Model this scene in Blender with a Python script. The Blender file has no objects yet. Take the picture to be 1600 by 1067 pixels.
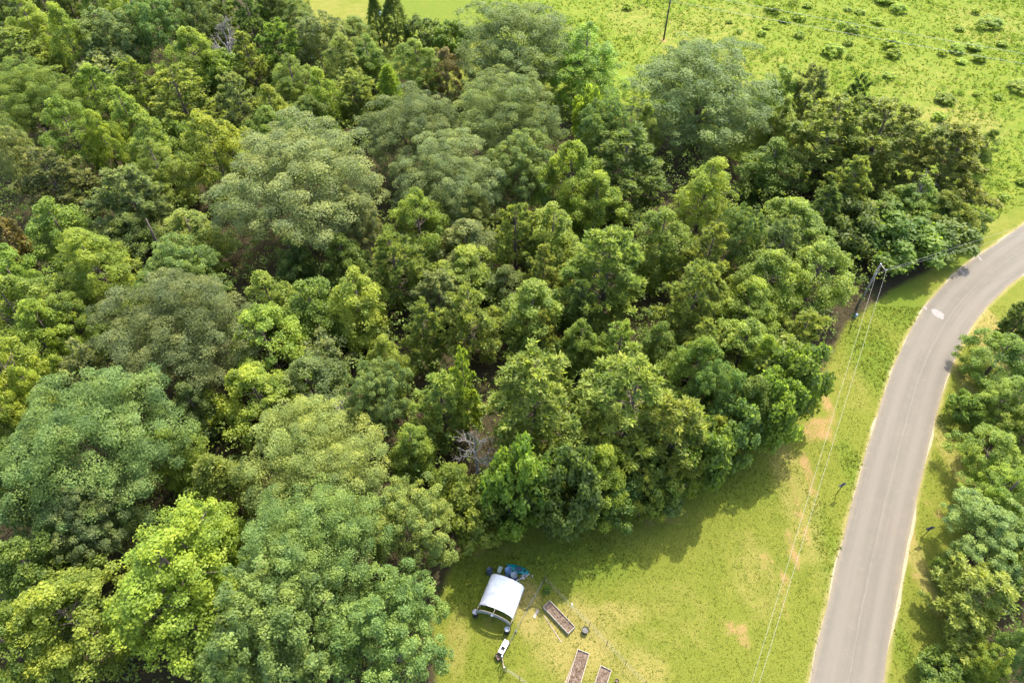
import bpy, math, random
import numpy as np
from mathutils import Vector
rng = np.random.default_rng(7)
random.seed(7)
sc = bpy.context.scene
C = sc.collection
# ---------------------------------------------------------------- camera, sky, sun, exposure
H, PITCH, F = 65.0, math.radians(49.3), 1067.0
cd = bpy.data.cameras.new('camera'); cam = bpy.data.objects.new('camera', cd); C.objects.link(cam)
cd.sensor_width = 36; cd.lens = 36 * F / 1600; cd.clip_start = 1; cd.clip_end = 6000
cam.location = (0, 0, H); cam.rotation_euler = (math.pi / 2 - PITCH, 0, 0)
sc.camera = cam
SUN_EL, SUN_AZ = math.radians(58), math.radians(29)      # azimuth clockwise from +Y
w = bpy.data.worlds.new('World'); sc.world = w; w.use_nodes = True
nt = w.node_tree; bg = nt.nodes['Background']
sky = nt.nodes.new('ShaderNodeTexSky'); sky.sky_type = 'NISHITA'; sky.sun_disc = False
sky.sun_elevation = SUN_EL; sky.sun_rotation = SUN_AZ; sky.air_density = 1.0; sky.dust_density = 3.0
nt.links.new(sky.outputs[0], bg.inputs[0]); bg.inputs[1].default_value = 0.15
sd = bpy.data.lights.new('sun', 'SUN'); sd.energy = 2.05; sd.angle = math.radians(0.5); sd.color = (1, .95, .86)
sun = bpy.data.objects.new('sun', sd); C.objects.link(sun); sun.location = (30, 50, 120)
sdir = Vector((math.sin(SUN_AZ) * math.cos(SUN_EL), math.cos(SUN_AZ) * math.cos(SUN_EL), math.sin(SUN_EL)))
sun.rotation_euler = (-sdir).to_track_quat('-Z', 'Y').to_euler()
sc.view_settings.view_transform = 'Standard'; sc.view_settings.look = 'None'
sc.view_settings.exposure = 2.35; sc.view_settings.gamma = 1; sc.view_settings.use_curve_mapping = False
sc.render.engine = 'CYCLES'
sc.cycles.max_bounces = 8; sc.cycles.diffuse_bounces = 6; sc.cycles.transmission_bounces = 6; sc.cycles.transparent_max_bounces = 8
sc.cycles.use_denoising = True

# ---------------------------------------------------------------- survey: photo coordinates to places on the ground
def at(u, v, z=0.0):
    x, y = (u - 800) / F, -(v - 533.5) / F
    d = np.array([x, y * math.sin(PITCH) + math.cos(PITCH), y * math.cos(PITCH) - math.sin(PITCH)])
    return np.array([0, 0, H]) + (z - H) / d[2] * d
def depth(p):
    return p[1] * math.cos(PITCH) - (p[2] - H) * math.sin(PITCH)

# ---------------------------------------------------------------- helpers
def tag(o, label=None, cat=None, group=None, kind=None):
    if label: o['label'] = label
    if cat: o['category'] = cat
    if group: o['group'] = group
    if kind: o['kind'] = kind
    return o
def thing(name, loc, label, cat, group=None, rz=0.0):
    o = bpy.data.objects.new(name, None); C.objects.link(o)
    o.location = loc; o.rotation_euler = (0, 0, rz); o.empty_display_size = .2
    return tag(o, label, cat, group)
def link(name, me, parent=None):
    o = bpy.data.objects.new(name, me); C.objects.link(o)
    if parent: o.parent = parent
    return o
def np_mesh(name, V, Fc, mat, attrs=None, smooth=False):
    """V (n,3); Fc (m,k) all faces of the same size; attrs name -> (domain, values)"""
    me = bpy.data.meshes.new(name); V = np.asarray(V, np.float32); Fc = np.asarray(Fc, np.int32)
    m, k = Fc.shape
    me.vertices.add(len(V)); me.vertices.foreach_set('co', V.ravel())
    me.loops.add(m * k); me.loops.foreach_set('vertex_index', Fc.ravel())
    me.polygons.add(m); me.polygons.foreach_set('loop_start', np.arange(m, dtype=np.int32) * k)
    try: me.polygons.foreach_set('loop_total', np.full(m, k, np.int32))
    except Exception: pass
    me.update(calc_edges=True)
    for nme, (dom, vals) in (attrs or {}).items():
        a = me.attributes.new(nme, 'FLOAT', dom); a.data.foreach_set('value', np.asarray(vals, np.float32))
    if smooth: me.polygons.foreach_set('use_smooth', np.ones(m, bool))
    for mm in (mat if isinstance(mat, (list, tuple)) else [mat]): me.materials.append(mm)
    return me
class MB:
    """collects boxes, tubes and sheets into one mesh"""
    def __init__(s): s.v = []; s.f = []; s.sm = []
    def add(s, v, f, smooth=False):
        n = len(s.v); s.v += [tuple(map(float, p)) for p in v]; s.f += [tuple(i + n for i in q) for q in f]; s.sm += [smooth] * len(f)
        return s
    def box(s, c, size, rz=0.0, bev=0.0):
        x, y, z = [d / 2 for d in size]; ca, sa = math.cos(rz), math.sin(rz)
        b = min(bev, x * .9, y * .9, z * .9)
        P = []
        if b <= 0:
            for dz in (-z, z):
                for dx, dy in ((-x, -y), (x, -y), (x, y), (-x, y)): P.append((dx, dy, dz))
            fs = [(3, 2, 1, 0), (4, 5, 6, 7)] + [(i, (i + 1) % 4, 4 + (i + 1) % 4, 4 + i) for i in range(4)]
        else:
            for dz, ins in ((-z, b), (-z + b, 0), (z - b, 0), (z, b)):
                for dx, dy in ((-x + ins, -y + ins), (x - ins, -y + ins), (x - ins, y - ins), (-x + ins, y - ins)): P.append((dx, dy, dz))
            fs = [(3, 2, 1, 0), (12, 13, 14, 15)]
            for l in range(3): fs += [(l * 4 + i, l * 4 + (i + 1) % 4, l * 4 + 4 + (i + 1) % 4, l * 4 + 4 + i) for i in range(4)]
        return s.add([(c[0] + a * ca - q * sa, c[1] + a * sa + q * ca, c[2] + t) for a, q, t in P], fs)
    def tube(s, pts, rad, n=8, cap=True, smooth=True):
        pts = [Vector(p) for p in pts]; rad = rad if hasattr(rad, '__len__') else [rad] * len(pts)
        V = []; up = None
        for i, p in enumerate(pts):
            d = (pts[min(i + 1, len(pts) - 1)] - pts[max(i - 1, 0)])
            d = d.normalized() if d.length > 1e-9 else Vector((0, 0, 1))
            if up is None: up = d.orthogonal().normalized()
            up = (up - d * up.dot(d)); up = up.normalized() if up.length > 1e-6 else d.orthogonal().normalized()
            q = d.cross(up)
            for k in range(n):
                a = 2 * math.pi * k / n; V.append(p + (up * math.cos(a) + q * math.sin(a)) * rad[i])
        fs = [(i * n + k, i * n + (k + 1) % n, (i + 1) * n + (k + 1) % n, (i + 1) * n + k) for i in range(len(pts) - 1) for k in range(n)]
        s.add(V, fs, smooth)
        if cap:
            s.f += [tuple(len(s.v) - len(V) + k for k in reversed(range(n))), tuple(len(s.v) - n + k for k in range(n))]; s.sm += [False, False]
        return s
    def lathe(s, c, prof, n=20, smooth=True):
        V = [(c[0] + r * math.cos(2 * math.pi * k / n), c[1] + r * math.sin(2 * math.pi * k / n), c[2] + z) for r, z in prof for k in range(n)]
        fs = [(i * n + k, i * n + (k + 1) % n, (i + 1) * n + (k + 1) % n, (i + 1) * n + k) for i in range(len(prof) - 1) for k in range(n)]
        return s.add(V, fs, smooth)
    def mesh(s, name, mat):
        me = bpy.data.meshes.new(name); me.from_pydata(s.v, [], s.f); me.materials.append(mat)
        me.polygons.foreach_set('use_smooth', s.sm); me.update(); return me
    def build(s, name, mat, parent=None): return link(name, s.mesh(name, mat), parent)

# ---------------------------------------------------------------- materials
def new_mat(name):
    m = bpy.data.materials.new(name); m.use_nodes = True; nt = m.node_tree
    return m, nt, nt.nodes['Principled BSDF'], nt.nodes['Material Output']
def N(nt, t, **kw):
    n = nt.nodes.new(t)
    for k, v in kw.items(): setattr(n, k, v)
    return n
def noise(nt, scale, detail=4, rough=.6, coord=None, dist=0):
    n = N(nt, 'ShaderNodeTexNoise'); n.inputs['Scale'].default_value = scale; n.inputs['Detail'].default_value = detail
    n.inputs['Roughness'].default_value = rough; n.inputs['Distortion'].default_value = dist
    if coord: nt.links.new(coord, n.inputs['Vector'])
    return n.outputs['Fac']
def math_(nt, op, a, b=None, clamp=False):
    n = N(nt, 'ShaderNodeMath', operation=op, use_clamp=clamp)
    for i, x in enumerate((a, b)):
        if x is None: continue
        if isinstance(x, (int, float)): n.inputs[i].default_value = x
        else: nt.links.new(x, n.inputs[i])
    return n.outputs[0]
def remap(nt, x, a, b, lo=0.0, hi=1.0):
    n = N(nt, 'ShaderNodeMapRange', interpolation_type='SMOOTHSTEP')
    nt.links.new(x, n.inputs[0]); n.inputs[1].default_value = a; n.inputs[2].default_value = b; n.inputs[3].default_value = lo; n.inputs[4].default_value = hi
    return n.outputs[0]
def mix(nt, fac, a, b, blend='MIX'):
    n = N(nt, 'ShaderNodeMix', data_type='RGBA', blend_type=blend)
    for i, x in ((0, fac), (6, a), (7, b)):
        if isinstance(x, (int, float)): n.inputs[i].default_value = x
        elif isinstance(x, tuple): n.inputs[i].default_value = (*x, 1)
        else: nt.links.new(x, n.inputs[i])
    return n.outputs[2]
def attr(nt, name):
    n = N(nt, 'ShaderNodeAttribute', attribute_name=name); return n.outputs['Fac']
def bump(nt, b, h, strength, dist=.1):
    n = N(nt, 'ShaderNodeBump'); n.inputs['Strength'].default_value = strength; n.inputs['Distance'].default_value = dist
    nt.links.new(h, n.inputs['Height']); nt.links.new(n.outputs[0], b.inputs['Normal'])
def simple(name, col, rough=.7, metal=0.0, var=.18, scale=6, col2=None, bmp=.15, spec=.3):
    m, nt, b, o = new_mat(name)
    tc = N(nt, 'ShaderNodeTexCoord').outputs['Object']
    n1 = noise(nt, scale, 6, .65, tc)
    c2 = col2 or tuple(x * (1 - var) for x in col)
    c = mix(nt, remap(nt, n1, .3, .7), tuple(min(1, x * (1 + var * .5)) for x in col), c2)
    nt.links.new(c, b.inputs['Base Color']); b.inputs['Roughness'].default_value = rough; b.inputs['Metallic'].default_value = metal
    b.inputs['Specular IOR Level'].default_value = spec
    if bmp: bump(nt, b, n1, bmp, .02)
    return m
def leaf_mat(name, trans=.42, rough=.5, spec=.35, fleck=None, fleck_at=.93):
    """leaf colour = the tree's own colour, varied leaf by leaf and sprig by sprig"""
    m, nt, b, o = new_mat(name)
    oc = N(nt, 'ShaderNodeObjectInfo').outputs['Color']
    t = attr(nt, 'tint')
    hs = N(nt, 'ShaderNodeHueSaturation'); nt.links.new(oc, hs.inputs['Color'])
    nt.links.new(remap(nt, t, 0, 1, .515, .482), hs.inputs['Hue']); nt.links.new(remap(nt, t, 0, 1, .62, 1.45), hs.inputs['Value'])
    tc = N(nt, 'ShaderNodeTexCoord').outputs['Object']
    br = noise(nt, .45, 3, .6, tc)
    col = mix(nt, remap(nt, br, .35, .65), mix(nt, 1.0, hs.outputs[0], (.88, .93, 1.0), 'MULTIPLY'), mix(nt, 1.0, hs.outputs[0], (1.12, 1.06, .86), 'MULTIPLY'))
    if fleck: col = mix(nt, remap(nt, t, fleck_at, fleck_at + .02), col, fleck)
    nt.links.new(col, b.inputs['Base Color']); b.inputs['Roughness'].default_value = rough; b.inputs['Specular IOR Level'].default_value = spec
    tr = N(nt, 'ShaderNodeBsdfTranslucent')
    nt.links.new(mix(nt, 1.0, col, (1.5, 1.55, .7), 'MULTIPLY'), tr.inputs['Color'])
    ms = N(nt, 'ShaderNodeMixShader'); ms.inputs[0].default_value = trans
    nt.links.new(b.outputs[0], ms.inputs[1]); nt.links.new(tr.outputs[0], ms.inputs[2]); nt.links.new(ms.outputs[0], o.inputs[0])
    return m
M = {}
M['leaf'] = leaf_mat('broad_leaves', .55, .55, .25)
M['oakleaf'] = leaf_mat('oak_leaves', .48, .6, .22, (.21, .20, .085), .95)
M['needle'] = leaf_mat('needles', .52, .6, .2, (.17, .16, .06), .98)
M['weed'] = leaf_mat('weeds', .5, .7, .12)
M['bark'] = simple('bark', (0.104, 0.080, 0.060), .9, var=.45, scale=9, bmp=.6)
M['deadwood'] = simple('dead_wood', (.19, .175, .155), .85, var=.35, scale=5, bmp=.4)
M['polewood'] = simple('weathered_pole', (0.186, 0.167, 0.136), .85, var=.35, scale=4)
M['darkpole'] = simple('creosoted_pole', (0.062, 0.046, 0.034), .8, var=.4, scale=4)
M['metal'] = simple('galvanised_steel', (0.310, 0.310, 0.310), .45, .8, .15)
M['wire'] = simple('aluminium_wire', (.24, .235, .21), .5, .25, .05, bmp=0)
M['porcelain'] = simple('pale_porcelain', (0.465, 0.471, 0.459), .25, 0, .05)
M['board'] = simple('weathered_board', (0.223, 0.174, 0.118), .85, var=.35, scale=5)
M['paleboard'] = simple('pale_timber', (.27, .235, .18), .8, var=.2, scale=5)
M['soil'] = simple('bed_soil', (.115, .085, .060), .95, var=.5, scale=3.2, col2=(.06, .04, .028), bmp=1.0)
M['tarp'] = simple('white_tarp', (0.640, 0.648, 0.664), .5, 0, .22, 1.3, bmp=.35)
M['whitepaint'] = simple('white_plastic', (0.484, 0.484, 0.465), .4, 0, .06)
M['greyblue'] = simple('grey_blue_sheet', (0.186, 0.223, 0.248), .5, 0, .2)
M['bluedrum'] = simple('faded_blue_plastic', (0.081, 0.149, 0.260), .4, 0, .2)
M['darkdrum'] = simple('dark_blue_plastic', (0.031, 0.050, 0.081), .4, 0, .2)
M['teal'] = simple('teal_plastic', (0.000, 0.136, 0.136), .35, 0, .15)
M['black'] = simple('black_plastic', (0.012, 0.014, 0.015), .5, 0, .3)
M['mint'] = simple('pale_mint_plastic', (0.260, 0.322, 0.273), .5, 0, .15)
M['mesh'] = simple('galvanised_mesh', (0.260, 0.254, 0.229), .6, .3, .15, bmp=0)
M['signback'] = simple('bare_aluminium', (0.211, 0.217, 0.223), .5, .4, .15)
M['yellow'] = simple('yellow_sign_face', (0.465, 0.310, 0.019), .45)
M['rubble'] = simple('pale_rubble', (0.310, 0.291, 0.273), .8)
M['blue'] = simple('blue_sheet', (0.050, 0.136, 0.372), .45)
# ---------------------------------------------------------------- road line (needed by the ground)
LE = [(1600,352),(1549.5,382),(1506,414),(1479.7,437.5),(1453.5,469.5),(1430,501),(1413,530.5),(1395,571),(1373.6,640),(1352,708),(1330,796),(1310,872),(1288,964),(1266,1067)]
RE = [(1600,429),(1546.6,472),(1520.5,504),(1497,548),(1477,591.6),(1464,640),(1446,720),(1422,820),(1402,928),(1388,1012),(1379,1067)]
def resample(P, n):
    P = np.array(P); d = np.r_[0, np.cumsum(np.linalg.norm(np.diff(P, axis=0), axis=1))]
    t = np.linspace(0, d[-1], n); return np.stack([np.interp(t, d, P[:, i]) for i in range(2)], 1)
lw = resample([at(*p)[:2] for p in LE], 60); rw = resample([at(*p)[:2] for p in RE], 60)
cl = []
for p in lw[3:]:
    q = rw[np.argmin(np.linalg.norm(rw - p, axis=1))]; cl.append((p + q) / 2)
cl = resample(np.array(cl), 40)
for _ in range(6): cl[1:-1] = (cl[:-2] + 2 * cl[1:-1] + cl[2:]) / 4
d0 = cl[0] - cl[3]; d0 /= np.linalg.norm(d0); d1 = cl[-1] - cl[-4]; d1 /= np.linalg.norm(d1)
ext0 = [cl[0] + d0 * s + np.array([.010, .0]) * s * s * .06 for s in range(300, 0, -6)]
cl = resample(np.vstack([ext0, cl, [cl[-1] + d1 * s for s in (6, 20, 60, 150)]]), 420)
ROAD_W = 5.75
tang = np.gradient(cl, axis=0); tang /= np.linalg.norm(tang, axis=1)[:, None]
nrm = np.stack([tang[:, 1], -tang[:, 0]], 1)             # to the right when going away from the start
arc = np.r_[0, np.cumsum(np.linalg.norm(np.diff(cl, axis=0), axis=1))]
def road_dist(x, y):
    best = np.full(x.shape, 1e9)
    for p in cl[::1]: best = np.minimum(best, (x - p[0]) ** 2 + (y - p[1]) ** 2)
    return np.sqrt(best)
def strip(name, offs, z, mat, wob=0.0, seed=0):
    r = np.random.default_rng(seed); offs = np.array(offs); k = len(offs)
    V = []; U = []; Wv = []
    wl = np.convolve(r.normal(0, wob, len(cl) + 8), np.ones(3) / 2, 'same')[4:-4]; wr = np.convolve(r.normal(0, wob, len(cl) + 8), np.ones(3) / 2, 'same')[4:-4]
    for i in range(len(cl)):
        for j, o in enumerate(offs):
            oo = o + (wl[i] if j == 0 else wr[i] if j == k - 1 else 0)
            p = cl[i] + nrm[i] * oo; V.append((p[0], p[1], z)); U.append(oo); Wv.append(arc[i])
    Fc = [(i * k + j, i * k + j + 1, (i + 1) * k + j + 1, (i + 1) * k + j) for i in range(len(cl) - 1) for j in range(k - 1)]
    o = link(name, np_mesh(name, V, Fc, mat, {'across': ('POINT', U), 'along': ('POINT', Wv)}))
    if o.data.polygons[0].normal.z < 0: o.data.flip_normals()
    return tag(o, kind='structure')

# ---------------------------------------------------------------- ground sheet
def pix_blob(x, y, u, v, ru, rv, rot=0):
    """soft round patch on the ground, sizes given as seen in the photo"""
    c = at(u, v); ex = at(u + ru, v) - c; ey = at(u, v - rv) - c
    a = np.linalg.norm(ex); b = np.linalg.norm(ey); dx = x - c[0]; dy = y - c[1]
    ca, sa = math.cos(rot), math.sin(rot)
    q = ((dx * ca + dy * sa) / a) ** 2 + ((-dx * sa + dy * ca) / b) ** 2
    return np.clip(1.25 - q, 0, 1)
def in_poly(x, y, P):
    c = np.zeros(x.shape, bool); n = len(P); j = n - 1
    for i in range(n):
        xi, yi = P[i]; xj, yj = P[j]
        c ^= ((yi > y) != (yj > y)) & (x < (xj - xi) * (y - yi) / (yj - yi + 1e-12) + xi); j = i
    return c
def seg_dist(x, y, P):
    best = np.full(x.shape, 1e9)
    for a, b in zip(P[:-1], P[1:]):
        d = np.array(b) - np.array(a); L = d @ d
        t = np.clip(((x - a[0]) * d[0] + (y - a[1]) * d[1]) / L, 0, 1)
        best = np.minimum(best, np.hypot(x - a[0] - t * d[0], y - a[1] - t * d[1]))
    return best
FOREST_PX = [(-900, 1500), (690, 1500), (690, 1080), (676, 960), (712, 880), (750, 828), (850, 822), (960, 812), (1070, 760), (1180, 700), (1245, 640), (1290, 580), (1325, 510), (1395, 455), (1480, 410), (1530, 350), (1500, 330), (1420, 330), (1230, 270), (1150, 250), (1000, 180), (880, 190), (700, 140), (600, 112), (500, 100), (440, 60), (440, -160), (-900, -160)]
FOREST = [tuple(at(*p)[:2]) for p in FOREST_PX]
RWOOD = [tuple(at(*p)[:2]) for p in [(1490, 1500), (1490, 1067), (1500, 900), (1525, 760), (1550, 640), (1570, 560), (1605, 490), (1660, 440), (2100, 440), (2100, 1500)]]
def axis(lo, hi, step, far):
    a = np.arange(lo, hi + step / 2, step); g = []
    s, p = step, hi
    while p < far: s *= 1.35; p += s; g.append(p)
    h = []; s, p = step, lo
    while p > -far: s *= 1.35; p -= s; h.append(p)
    return np.r_[h[::-1], a, g]
gx = axis(-80, 115, .6, 2500); gy = axis(4, 176, .6, 2500)
X, Y = np.meshgrid(gx, gy); rd = road_dist(X, Y)
fd = seg_dist(X, Y, FOREST + FOREST[:1]); inf = in_poly(X, Y, FOREST) | in_poly(X, Y, RWOOD)
fd = np.minimum(fd, seg_dist(X, Y, RWOOD + RWOOD[:1]))
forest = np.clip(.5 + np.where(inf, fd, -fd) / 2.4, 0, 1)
dirt = np.zeros(X.shape); dry = np.zeros(X.shape); lush = np.zeros(X.shape); meadow = np.zeros(X.shape)
for u, v, ru, rv, s in [(1160, 990, 15, 22, .95), (1141, 976, 12, 14, .9), (1166, 1008, 13, 9, .85), (1150, 958, 6, 14, .7), (1130, 992, 12, 8, .6), (1198, 882, 20, 28, .6), (1238, 856, 11, 50, .85), (1226, 900, 8, 26, .85), (1250, 800, 10, 66, .85), (1263, 738, 13, 50, .9), (1278, 672, 34, 24, .95),
                        (1296, 640, 13, 46, .8), (1305, 600, 10, 36, .6), (1222, 940, 7, 40, .6), (1326, 686, 6, 20, .6), (1180, 960, 18, 30, .4), (1244, 1035, 6, 26, .55), (1037, 64, 8, 4, 1.), (676, 966, 9, 9, 1.), (1030, 806, 44, 22, .62), (1060, 800, 30, 14, .5),
                        (845, 862, 18, 14, .5), (1423, 835, 12, 22, .6), (1430, 900, 10, 30, .6), (1440, 770, 12, 40, .5), (1466, 804, 10, 8, .9), (340, 770, 18, 40, .8), (215, 880, 18, 16, .8), (322, 700, 10, 20, .7),
                        (818, 1050, 16, 14, .6), (750, 862, 22, 18, .45), (790, 860, 40, 10, .35), (930, 998, 14, 10, .35), (1000, 1012, 12, 12, .5), (780, 975, 34, 16, .6), (775, 900, 44, 12, .5), (740, 945, 8, 34, .5)]:
    dirt = np.maximum(dirt, s * pix_blob(X, Y, u, v, ru, rv))
for u, v, ru, rv, s in [(900, 1000, 90, 80, .62), (825, 950, 26, 60, .75), (960, 960, 60, 30, .5), (1050, 960, 120, 90, .28), (1000, 1050, 60, 60, .5), (715, 1000, 26, 80, .42), (1240, 760, 40, 160, .45), (1180, 900, 50, 90, .4),
                        (1090, 860, 90, 30, .2), (1330, 600, 40, 60, .3), (1545, 520, 34, 60, .9), (1480, 700, 20, 100, .55), (1510, 600, 18, 60, .5), (1425, 860, 20, 120, .6), (505, 18, 46, 40, .35), (560, 22, 40, 26, .35), (1100, 60, 120, 60, .35),
                        (1200, 110, 120, 50, .3), (1500, 190, 90, 40, .45), (1440, 130, 120, 50, .3), (1560, 350, 40, 40, .3), (1540, 40, 90, 40, .35), (1150, 20, 90, 20, .3), (990, 30, 60, 40, .35)]:
    dry = np.maximum(dry, s * pix_blob(X, Y, u, v, ru, rv))
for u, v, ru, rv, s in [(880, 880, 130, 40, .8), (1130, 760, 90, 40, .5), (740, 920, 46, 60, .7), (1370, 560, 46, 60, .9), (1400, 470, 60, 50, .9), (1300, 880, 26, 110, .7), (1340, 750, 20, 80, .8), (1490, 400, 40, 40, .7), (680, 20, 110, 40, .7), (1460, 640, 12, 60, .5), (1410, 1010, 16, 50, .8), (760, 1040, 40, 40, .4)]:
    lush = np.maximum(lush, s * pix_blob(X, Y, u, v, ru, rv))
mp = [tuple(at(*p)[:2]) for p in [(770, -460), (740, 30), (830, 120), (1000, 230), (1250, 300), (1500, 360), (1540, 352), (1600, 318), (1900, 200), (2600, -100), (2600, -460)]]
md = seg_dist(X, Y, mp + mp[:1]); meadow = np.clip(.5 + np.where(in_poly(X, Y, mp), md, -md) / 5, 0, 1)
verge = np.clip(1 - (rd - ROAD_W / 2 - .1) / .9, 0, 1)
Z = np.zeros(X.shape)
V = np.stack([X, Y, Z], -1).reshape(-1, 3); nx, ny = len(gx), len(gy)
I = np.arange(nx * ny).reshape(ny, nx)
Fc = np.stack([I[:-1, :-1], I[:-1, 1:], I[1:, 1:], I[1:, :-1]], -1).reshape(-1, 4)
def ground_mat():
    m, nt, b, o = new_mat('ground_cover')
    tc = N(nt, 'ShaderNodeNewGeometry').outputs['Position']
    big = noise(nt, .09, 5, .6, tc); med = noise(nt, .55, 6, .65, tc); fine = noise(nt, 5.5, 6, .75, tc); grain = noise(nt, 17, 5, .8, tc)
    a = mix(nt, remap(nt, med, .3, .72), (0.098, 0.114, 0.013), (0.144, 0.144, 0.022))
    a = mix(nt, remap(nt, big, .38, .66), a, (0.123, 0.132, 0.017))
    a = mix(nt, remap(nt, fine, .35, .7, 0, .6), a, (0.062, 0.080, 0.012))
    a = mix(nt, remap(nt, grain, .5, .8, 0, .6), a, (0.157, 0.156, 0.026))
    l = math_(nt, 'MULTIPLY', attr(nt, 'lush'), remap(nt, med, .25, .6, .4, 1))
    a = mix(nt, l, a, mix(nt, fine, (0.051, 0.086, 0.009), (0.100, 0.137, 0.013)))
    me = mix(nt, remap(nt, med, .35, .65), (0.085, 0.121, 0.012), (0.126, 0.144, 0.018))
    me = mix(nt, remap(nt, fine, .4, .75, 0, .5), me, (0.076, 0.103, 0.010))
    a = mix(nt, attr(nt, 'meadow'), a, me)
    jag = math_(nt, 'ADD', math_(nt, 'MULTIPLY', med, .55), math_(nt, 'MULTIPLY', fine, .55))
    jag = math_(nt, 'SUBTRACT', jag, .55)
    d = remap(nt, math_(nt, 'ADD', attr(nt, 'dry'), jag), .18, .75, 0, .85)
    a = mix(nt, d, a, mix(nt, grain, (0.165, 0.132, 0.032), (0.248, 0.202, 0.069)))
    v = remap(nt, math_(nt, 'ADD', attr(nt, 'verge'), jag), .5, 1.0, 0, .55)
    a = mix(nt, v, a, (0.248, 0.195, 0.086))
    di = remap(nt, math_(nt, 'ADD', attr(nt, 'dirt'), math_(nt, 'MULTIPLY', jag, 3.4)), .40, 1.25, 0, .85)
    a = mix(nt, di, a, mix(nt, fine, (.205, .112, .045), (.265, .168, .078)))
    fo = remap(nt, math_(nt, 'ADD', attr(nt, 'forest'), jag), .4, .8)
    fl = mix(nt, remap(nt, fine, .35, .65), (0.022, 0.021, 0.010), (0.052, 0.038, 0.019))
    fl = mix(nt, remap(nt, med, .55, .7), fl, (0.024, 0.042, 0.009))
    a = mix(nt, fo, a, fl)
    nt.links.new(a, b.inputs['Base Color']); b.inputs['Roughness'].default_value = .95; b.inputs['Specular IOR Level'].default_value = .08
    h = math_(nt, 'ADD', math_(nt, 'MULTIPLY', fine, .6), math_(nt, 'MULTIPLY', grain, .4))
    bump(nt, b, h, 1.0, .16)
    return m
M['ground'] = ground_mat()
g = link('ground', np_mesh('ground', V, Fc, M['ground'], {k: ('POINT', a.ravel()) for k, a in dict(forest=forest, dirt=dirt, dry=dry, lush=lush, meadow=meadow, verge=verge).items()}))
tag(g, kind='structure')

# ---------------------------------------------------------------- road
def road_mat():
    m, nt, b, o = new_mat('old_asphalt')
    tc = N(nt, 'ShaderNodeNewGeometry').outputs['Position']; ac = attr(nt, 'across'); al = attr(nt, 'along')
    big = noise(nt, .22, 5, .6, tc); med = noise(nt, 1.1, 6, .7, tc); grain = noise(nt, 26, 4, .85, tc)
    cmb = N(nt, 'ShaderNodeCombineXYZ'); nt.links.new(math_(nt, 'MULTIPLY', ac, 2.4), cmb.inputs[0]); nt.links.new(math_(nt, 'MULTIPLY', al, .06), cmb.inputs[1])
    streak = noise(nt, 1.0, 4, .6, cmb.outputs[0])
    a = mix(nt, remap(nt, big, .3, .7), (0.111, 0.095, 0.072), (0.098, 0.087, 0.066))
    a = mix(nt, remap(nt, streak, .35, .7, 0, .55), a, (0.085, 0.075, 0.061))
    tr_ = math_(nt, 'ABSOLUTE', math_(nt, 'SUBTRACT', math_(nt, 'ABSOLUTE', ac), 1.45))
    a = mix(nt, math_(nt, 'MULTIPLY', remap(nt, tr_, .1, .8, .22, 0), remap(nt, big, .3, .6, .5, 1)), a, (0.173, 0.147, 0.117))
    a = mix(nt, remap(nt, med, .5, .75, 0, .45), a, (0.131, 0.113, 0.088))
    a = mix(nt, remap(nt, grain, .45, .8, 0, .55), a, (0.145, 0.131, 0.103))
    w = math_(nt, 'ADD', ac, math_(nt, 'MULTIPLY', math_(nt, 'SUBTRACT', noise(nt, .35, 3, .6, tc), .5), .35))
    seam = remap(nt, math_(nt, 'ABSOLUTE', math_(nt, 'SUBTRACT', w, -.10)), .02, .075, .20, 0)
    seam = math_(nt, 'MULTIPLY', seam, remap(nt, med, .3, .55))
    a = mix(nt, seam, a, (0.211, 0.181, 0.142))
    side = remap(nt, math_(nt, 'ADD', math_(nt, 'ABSOLUTE', ac), math_(nt, 'MULTIPLY', med, .7)), 2.75, 3.3, 0, .5)
    a = mix(nt, side, a, (0.170, 0.134, 0.083))
    nt.links.new(a, b.inputs['Base Color']); b.inputs['Roughness'].default_value = .88; b.inputs['Specular IOR Level'].default_value = .2
    bump(nt, b, grain, .5, .02)
    return m
M['road'] = road_mat()
M['shoulder'] = simple('pale_gravel', (0.235, 0.201, 0.120), .95, var=.4, scale=7, bmp=.8)
strip('road_shoulder', [-ROAD_W / 2 - .10, ROAD_W / 2 + .10], .010, M['shoulder'], .17, 3)
strip('road', [-ROAD_W / 2, -2, -1, 0, 1, 2, ROAD_W / 2], .022, M['road'], .055, 5)
M['patch'] = simple('pale_road_scuff', (.185, .163, .143), .9, var=.25, scale=5)
def road_patch(u, v, ru, rv, seed, rot):
    r = np.random.default_rng(seed); c = at(u, v); n = 28
    rad = 1 + np.convolve(r.normal(0, .16, n + 4), np.ones(5) / 3, 'valid')
    a = np.linspace(0, 2 * math.pi, n, endpoint=False); ca, sa = math.cos(rot), math.sin(rot)
    P = [(c[0], c[1], .027)] + [(c[0] + (ru * math.cos(t) * ca - rv * math.sin(t) * sa) * q, c[1] + (ru * math.cos(t) * sa + rv * math.sin(t) * ca) * q, .027) for t, q in zip(a, rad)]
    mb = MB().add(P, [(0, 1 + i, 1 + (i + 1) % n) for i in range(n)]); return tag(mb.build('road_patch', M['patch']), kind='structure')
road_patch(1466, 491, .62, .95, 1, .5); road_patch(1531, 404, .16, .5, 2, .1); road_patch(1503, 425, .2, .6, 3, .3); road_patch(1446, 482, .2, .3, 4, .1)
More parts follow.
